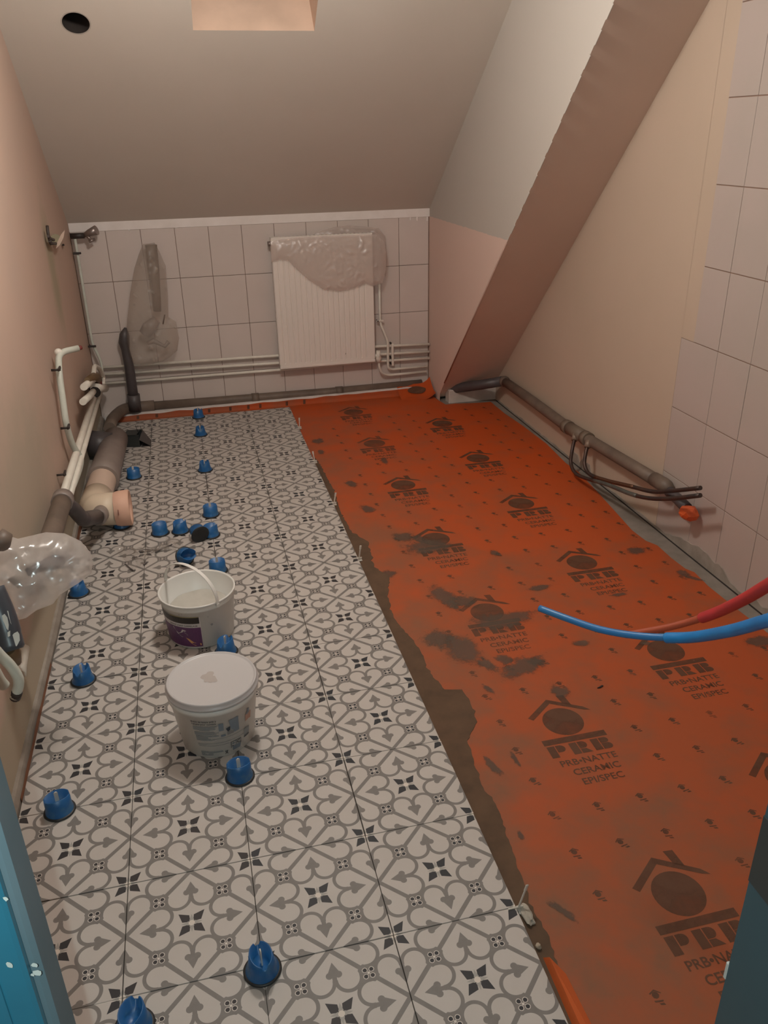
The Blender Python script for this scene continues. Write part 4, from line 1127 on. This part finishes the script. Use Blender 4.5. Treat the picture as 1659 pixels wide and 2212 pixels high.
# valve cluster in the corner
vc = thing('valve_cluster', (-.26, 3.45, .27), 'cluster of cream valves with a brown knob and red handle in the left corner', 'valve')
def tv(pts, r, mat, name, n=14):
    mb = MB(); mb.tube(pts, r, n); mb.build(name, mat, vc)
XQ = -.262
tv([px(181, 836, XQ), px(201, 820, XQ)], .019, M['white_pipe'], 'upper_outlet')
tv(arcbend([px(179, 868, XQ), px(194, 855, XQ), px(201, 846, XQ)], .03), .018, M['white_pipe'], 'lower_outlet')
tv([px(188, 822, XQ), px(206, 814, XQ), px(212, 822, XQ)], [.016, .030, .024], M['brass'], 'knob')
tv([px(200, 832, XQ - .03), px(206, 848, XQ)], .030, M['void'], 'valve_body')
tv([px(205, 838, XQ), px(226, 838, XQ)], .027, M['white_pipe'], 'cream_block')
tv([px(213, 814, XQ + .01), px(216, 830, XQ + .01)], .014, M['redcap'], 'red_handle')
tv(arcbend([px(222, 838, XQ), px(224, 815, XQ), px(214, 795, XQ), px(204, 790, XQ), px(202, 808, XQ)], .04), .013, M['white_pipe'], 'loop_pipe')

# ------------------------------------------------------------------ radiator
rx0, rx1, rz0, rz1, ry = .862, 1.512, .250, 1.075, 3.775
rd = thing('radiator', ((rx0 + rx1) / 2, ry, rz0), 'white ribbed panel radiator on the tiled back wall, half under plastic', 'radiator')
mb = MB(); nrib = 17; seg = []
w_ = (rx1 - rx0 - .06) / nrib
xs = [rx0, rx0 + .012]; ys = [ry + .006, ry]
prof_ = [(rx0, ry + .012), (rx0 + .004, ry), (rx0 + .026, ry)]
for i in range(nrib):
    a = rx0 + .03 + i * w_
    prof_ += [(a, ry), (a + .004, ry + .004), (a + .008, ry + .004), (a + .012, ry)]
prof_ += [(rx1 - .026, ry), (rx1 - .004, ry), (rx1, ry + .012)]
def strip(z, k): return [V((x, y if k else (ry if y == ry + .004 else y), z)) for x, y in prof_]
rows = [strip(rz0, 0), strip(rz0 + .026, 0), strip(rz0 + .034, 1), strip(rz1 - .045, 1), strip(rz1 - .036, 0), strip(rz1, 0)]
n = len(prof_)
mb.add(sum(rows, []), [(i * n + j, i * n + j + 1, (i + 1) * n + j + 1, (i + 1) * n + j) for i in range(5) for j in range(n - 1)])
mb.build('front_panel', M['rad'], rd)
mb = MB(); mb.bbox(rx0 + .002, rx1 - .002, ry + .008, ry + .020, rz0 + .003, rz1 - .003, .003); mb.build('back_panel', M['rad'], rd)
mb = MB(); mb.bbox(rx0, rx1, ry + .002, ry + .052, rz1 - .004, rz1 + .006, .002)
for i in range(24): x = rx0 + .02 + i * .0262; mb.bbox(x, x + .014, ry + .012, ry + .045, rz1 + .0055, rz1 + .0075, .0005)
mb.build('top_grille', M['rad'], rd)
for x in (rx0, rx1 - .004): mb = MB(); mb.bbox(x, x + .004, ry + .004, ry + .052, rz0 + .02, rz1, .001); mb.build('side_panel', M['rad'], rd)
mb = MB(); mb.bbox(rx0, rx1, ry - .003, ry + .004, rz0 - .004, rz0 + .012, .002); mb.build('bottom_seam', M['rad'], rd)
for x in (rx0 + .1, rx1 - .12): mb = MB(); mb.bbox(x, x + .03, ry + .02, YB - .003, rz0 + .1, rz1 - .1, .002); mb.build('bracket', M['rad'], rd)
mb = MB(); q = py(580, 527, ry + .03); mb.tube([V((rx0 + .004, ry + .03, q.z)), V((rx0 - .018, ry + .03, q.z))], .016, 12); mb.build('end_plug', M['chrome'], rd)
mb = MB(); q = py(817, 768, 3.80); mb.tube([V((rx1, 3.80, q.z)), V((rx1 + .03, 3.80, q.z))], .012, 12); mb.tube([V((rx1 + .022, 3.80, q.z)), V((rx1 + .034, 3.80, q.z))], .020, 12); mb.build('union', M['white_pipe'], rd)
mb = MB(); mb.tube([V((q.x, 3.80, q.z - .05)), V((q.x, 3.80, q.z - .02)), V((q.x, 3.80, q.z + .006)), V((q.x, 3.80, q.z + .034))], [.012, .021, .016, .013], 14); mb.build('valve', M['white_pipe'], rd)
# chip of enamel and drops
mb = MB(); q = py(746, 767, ry - .002); mb.slab([(0, 0), (.006, .012), (.002, .014)], 0, .001)
mb.v = [V((q.x + p.x, ry - .0008 - p.z, q.z + p.y)) for p in mb.v]; mb.build('enamel_chip', M['dark_metal'], rd)

# film over the radiator
fo = [(584, 521), (640, 513), (700, 510), (760, 508), (812, 506), (828, 520), (835, 545), (833, 585), (826, 612), (806, 618), (790, 612), (765, 622), (735, 629), (700, 625), (668, 605), (640, 580), (622, 562), (604, 560), (586, 566)]
fl = [py(x, y, 3.757) for x, y in fo]
rf = thing('radiator_film', sum(fl, V((0, 0, 0))) / len(fl), 'pinkish plastic sheet draped over the top right of the radiator', 'plastic sheet')
mb = MB(); pillow(mb, fl, (0, -1, 0), .022, -.004, .004, 9, .018, 2.0); mb.build('front_drape', M['film_pink'], rf, True)
bk_ = [(662, 513), (690, 500), (720, 491), (750, 487), (790, 489), (818, 493), (832, 510), (836, 560), (832, 600), (826, 560), (818, 520), (800, 514)]
bl_ = [py(x, y, 3.832) for x, y in bk_]
mb = MB(); pillow(mb, bl_, (0, -1, 0), .022, .02, .004, 9, .018, 5.0); mb.build('rear_fold', M['film_pink'], rf, True)

# wrapped drain hanging on the back wall
wo = [(309, 527), (334, 524), (345, 545), (358, 575), (363, 640), (364, 685), (380, 695), (387, 730), (383, 757), (366, 772), (352, 781), (330, 786), (305, 789), (290, 789), (280, 770), (273, 735), (275, 690), (281, 635), (290, 580), (300, 548)]
wl_ = [py(x, y, 3.79) for x, y in wo]
wd_ = thing('bagged_drain', py(322, 650, 3.79), 'dusty plastic bag hanging on the back wall around a dark drain pipe', 'bag')
mb = MB(); pillow(mb, wl_, (0, -1, 0), .085, .055, .007, 8, .016, 1.0); mb.build('bag', M['film_far'], wd_, True)
mb = MB(); q = [py(x, y, 3.80) for x, y in ((326, 529), (328, 545), (332, 580), (338, 640), (340, 672))]; mb.tube(q, [.036, .034, .034, .026, .024], 16); mb.build('drain_pipe', M['brown_pipe'], wd_)
mb = MB(); q = [py(x, y, 3.77) for x, y in ((338, 690), (322, 708), (312, 722))]; mb.tube(q, [.028, .044, .036], 16); mb.build('trap', M['grey_pipe'], wd_)
mb = MB(); q = [py(x, y, 3.77) for x, y in ((318, 742), (332, 736), (356, 748), (364, 738))]; mb.tube(q, [.012, .018, .012, .014], 10); mb.build('trap_outlet', M['grey_pipe'], wd_)
mb = MB(); q = [py(x, y, 3.72) for x, y in ((356, 680), (352, 700))]; mb.tube(q, .004, 6); mb.build('fold', M['brown_pipe'], wd_)

# ------------------------------------------------------------------ left foreground: bagged tap, taped pipe
bo = [(-60, 1120), (0, 1142), (22, 1150), (45, 1162), (68, 1157), (90, 1152), (120, 1157), (145, 1175), (158, 1198), (162, 1225), (158, 1245), (140, 1262), (112, 1285), (100, 1305), (75, 1318), (58, 1335), (36, 1343), (22, 1322), (8, 1300), (-30, 1290), (-70, 1240)]
def leftp(x, y, off=0.0): return px(x, y, -.225 + off)
bl2 = [pdist(x, y, 2.42 + .0022 * x) for x, y in bo]
nb_ = (CAM - sum(bl2, V((0, 0, 0))) / len(bl2)).normalized(); nb_ = (nb_ + V((.25, 0, 0))).normalized()
bg = thing('bagged_tap', sum(bl2, V((0, 0, 0))) / len(bl2), 'crinkled clear plastic bag tied over a dark tap on the left wall', 'bag')
mb = MB(); pillow(mb, bl2, nb_, .075, .035, .012, 13, .0085, 3.0); mb.build('bag', M['film'], bg, True)
mb = MB(); q = [pdist(x, y, d) for x, y, d in ((60, 1236, 2.51), (95, 1222, 2.585), (125, 1211, 2.64), (149, 1207, 2.68))]
mb.tube(q, [.012, .016, .027, .030], 16); mb.build('spout', plain('dark_violet_spout', (.055, .045, .055), .4), bg)
mb = MB(); q = [pdist(-12, 1160, 2.42), pdist(4, 1172, 2.42), pdist(10, 1182, 2.43)]; mb.tube(q, [.03, .034, .016], 14); mb.build('tap_head', plain('brown_tap_head', (.16, .12, .095), .5), bg)
mb = MB(); q = [pdist(34, 1240, 2.50), pdist(52, 1262, 2.50)]; mb.tube(q, [.026, .020], 12); mb.build('tap_joint', M['greymortar'], bg)
# wrapped drain below it
tp = thing('wrapped_pipe', pdist(18, 1350, 2.3), 'dark wrapped pipe with white paint splashes at the lower left edge', 'pipe')
d0 = 2.20
path = [pdist(-22, 1275, d0), pdist(2, 1330, d0), pdist(16, 1375, d0), pdist(25, 1406, d0)]
mb = MB(); mb.tube(curve(path, 5), [.034] * 10 + [.0325] * 5 + [.027], 20); mb.build('tube', M['tape_grey'], tp)
mb = MB()
def splash(pp, s=1.0, d=d0 - .034):
    ps = [pdist(x, y, d - .002) for x, y in pp]; mb.add(ps, [list(range(len(ps)))])
splash([(4, 1330), (10, 1326), (16, 1334), (19, 1350), (18, 1362), (14, 1358), (10, 1348), (6, 1340)])
splash([(16, 1366), (22, 1362), (22, 1374), (17, 1376)])
mb.build('paint_splash', M['chip'], tp)
mb = MB(); 
for pp in ([(24, 1376), (30, 1368), (38, 1364), (42, 1370), (43, 1383), (36, 1396), (30, 1394), (27, 1384)], [(15, 1319), (18, 1320), (22, 1340), (25, 1349), (22, 1344)]):
    ps = [pdist(x, y, d0 - .030) for x, y in pp]; mb.add(ps, [list(range(len(ps)))])
mb.build('paint_flake', M['chip'], tp)
mb = MB(); mb.tube([pdist(17, 1400, 2.21), pdist(30, 1412, 2.24), pdist(34, 1430, 2.27)], [.020, .018, .014], 12); mb.build('worn_nut', M['brass'], tp)
o = thing('hot_pipe', pdist(0, 1410, 2.15), 'pale pipe curving down past the wrapped drain to a painted end', 'pipe', 'pale pipes at the lower left edge')
mb = MB(); mb.tube(curve([pdist(-25, 1385, 2.12), pdist(0, 1415, 2.14), pdist(22, 1437, 2.16), pdist(38, 1462, 2.18), pdist(40, 1482, 2.20), pdist(32, 1506, 2.22)], 5), .0125, 14); mb.build('tube', M['green_pipe'], o)
mb = MB(); mb.tube([pdist(37, 1495, 2.205), pdist(33, 1507, 2.225)], .0132, 12); mb.build('bare_end', M['dark_metal'], o)
o = thing('cold_pipe', pdist(0, 1460, 2.15), 'short pale pipe cut by the left edge, below the curving one', 'pipe', 'pale pipes at the lower left edge')
mb = MB(); mb.tube(curve([pdist(-30, 1415, 2.10), pdist(-8, 1455, 2.12), pdist(2, 1472, 2.13), pdist(11, 1482, 2.14)], 5), .0125, 14); mb.build('tube', M['green_pipe'], o)
o = thing('wall_stub', px(45, 1440, -.29), 'cream pipe stub on the left wall behind the wrapped drain', 'pipe', 'pale pipes at the lower left edge')
mb = MB(); mb.tube([px(52, 1400, -.285), px(46, 1440, -.285), px(43, 1458, -.285)], [.016, .015, .018], 12); mb.build('tube', M['white_pipe'], o)

# loose electrical outlet on the left wall
eb = thing('wire_outlet', V((-.315, 3.0, 1.19)), 'beige cover plate dangling beside dark wires on the left wall', 'outlet')
mb = MB(); q = [py(x, y, 3.02) for x, y in ((140, 496), (137, 513), (129, 529), (121, 537), (124, 522), (132, 506))]; nn = V((.002, -.012, .001))
mb.add(q + [p + nn for p in q], [(0, 1, 2, 3, 4, 5), (11, 10, 9, 8, 7, 6)] + [(i, (i + 1) % 6, 6 + (i + 1) % 6, 6 + i) for i in range(6)]); mb.build('cover_plate', M['beige_plastic'], eb)
mb = MB()
for q in (((102, 488), (104, 505), (108, 522), (110, 527)), ((104, 510), (110, 516), (116, 518)), ((107, 520), (112, 525), (120, 526))):
    mb.tube(curve([px(x, y, -.300) for x, y in q], 4), .0075, 7)
mb.build('wires', M['wire'], eb)
mb = MB(); mb.tube([px(121, 518, -.316), px(121, 518, -.300)], .028, 14); mb.build('socket', M['dirt'], eb)
mb = MB(); mb.tube([px(137, 529, -.322), px(137, 529, -.310)], .006, 8); tag(mb.build('anchor_hole', M['void']), 'tiny dark screw hole beside the dangling cover plate', 'hole')

# ------------------------------------------------------------------ supply hoses from beside the door
def hose(label, inner, sheath, m1, m2, nm, tail):
    q = [pdist(*p) for p in inner]; s = [pdist(*p) for p in sheath]
    dl = (s[-1] - s[-2]).normalized(); k = (-.948 - s[-1].y) / dl.y; s += [s[-1] + dl * k * .5, s[-1] + dl * k]; print('hose', s[-3:], k)
    o = thing(nm, q[0], label, 'hose', 'plastic supply hoses')
    mb = MB(); cq = curve(q, 8); mb.tube(cq, .0082, 14, caps=False); r = .0082
    d = (cq[1] - cq[0]).normalized(); mb.tube([cq[0], cq[0] + d * .03], .0060, 14, caps=False); 
    ts = len(mb.v) - 28
    mb.f += [(i, (i + 1) % 14, ts + (i + 1) % 14, ts + i) for i in range(14)]; mb.m += [0] * 14; mb.sm += [False] * 14
    mb.build('inner_tube', m1, o, True)
    cs = curve(s, 30); rr = [.0123 if i % 2 else .0117 for i in range(len(cs))]
    mb = MB(); mb.tube(cs, rr, 14); mb.build('sheath', m2, o, True)
hose('blue water hose with a ribbed sheath reaching in over the orange mat',
     [(1166, 1314, 2.02), (1225, 1336, 1.98), (1290, 1358, 1.95), (1350, 1370, 1.93), (1410, 1376, 1.91), (1470, 1377, 1.88)],
     [(1440, 1378, 1.895), (1500, 1376, 1.84), (1580, 1362, 1.70), (1659, 1340, 1.56)], M['per_blue'], M['sheath_blue'], 'blue_hose', (1.45, .86))
hose('red water hose with a ribbed sheath passing behind the blue one',
     [(1352, 1372, 2.06), (1390, 1365, 2.04), (1440, 1356, 2.01), (1490, 1343, 1.98), (1535, 1328, 1.94)],
     [(1516, 1335, 1.955), (1560, 1318, 1.89), (1610, 1293, 1.77), (1659, 1264, 1.62)], M['per_red'], M['sheath_red'], 'red_hose', (1.62, .98))

# ------------------------------------------------------------------ door jamb marks, small things on the structure
mb = MB()
for x, y, s in ((12, 1942, .0016), (74, 2085, .002), (80, 2102, .0026), (70, 2106, .0013), (20, 2085, .0022)):
    yy = -1.0525 if x < 50 else -1.0465
    q = py(x, y, yy); blob(mb, V((q.x, q.z, 0)), s, s * 1.5, .3, 0, x, 9, .6)
    mb.v[-9:] = [V((p.x, yy, p.y)) for p in mb.v[-9:]]
mb.build('paint_nick', M['chip'], dr)
mb = MB(); q = px(1647, 1850, .856); mb.bbox(.8555, .858, q.y - .05, q.y + .012, q.z - .05, q.z + .05, .0008); mb.build('strike_plate', M['strike'], dr)
mb = MB(); q = px(1562, 2085, .857); mb.bbox(.8555, .860, -.992, -.9875, q.z - .014, q.z + .014, .0008); mb.build('paint_nick', M['chip'], dr)
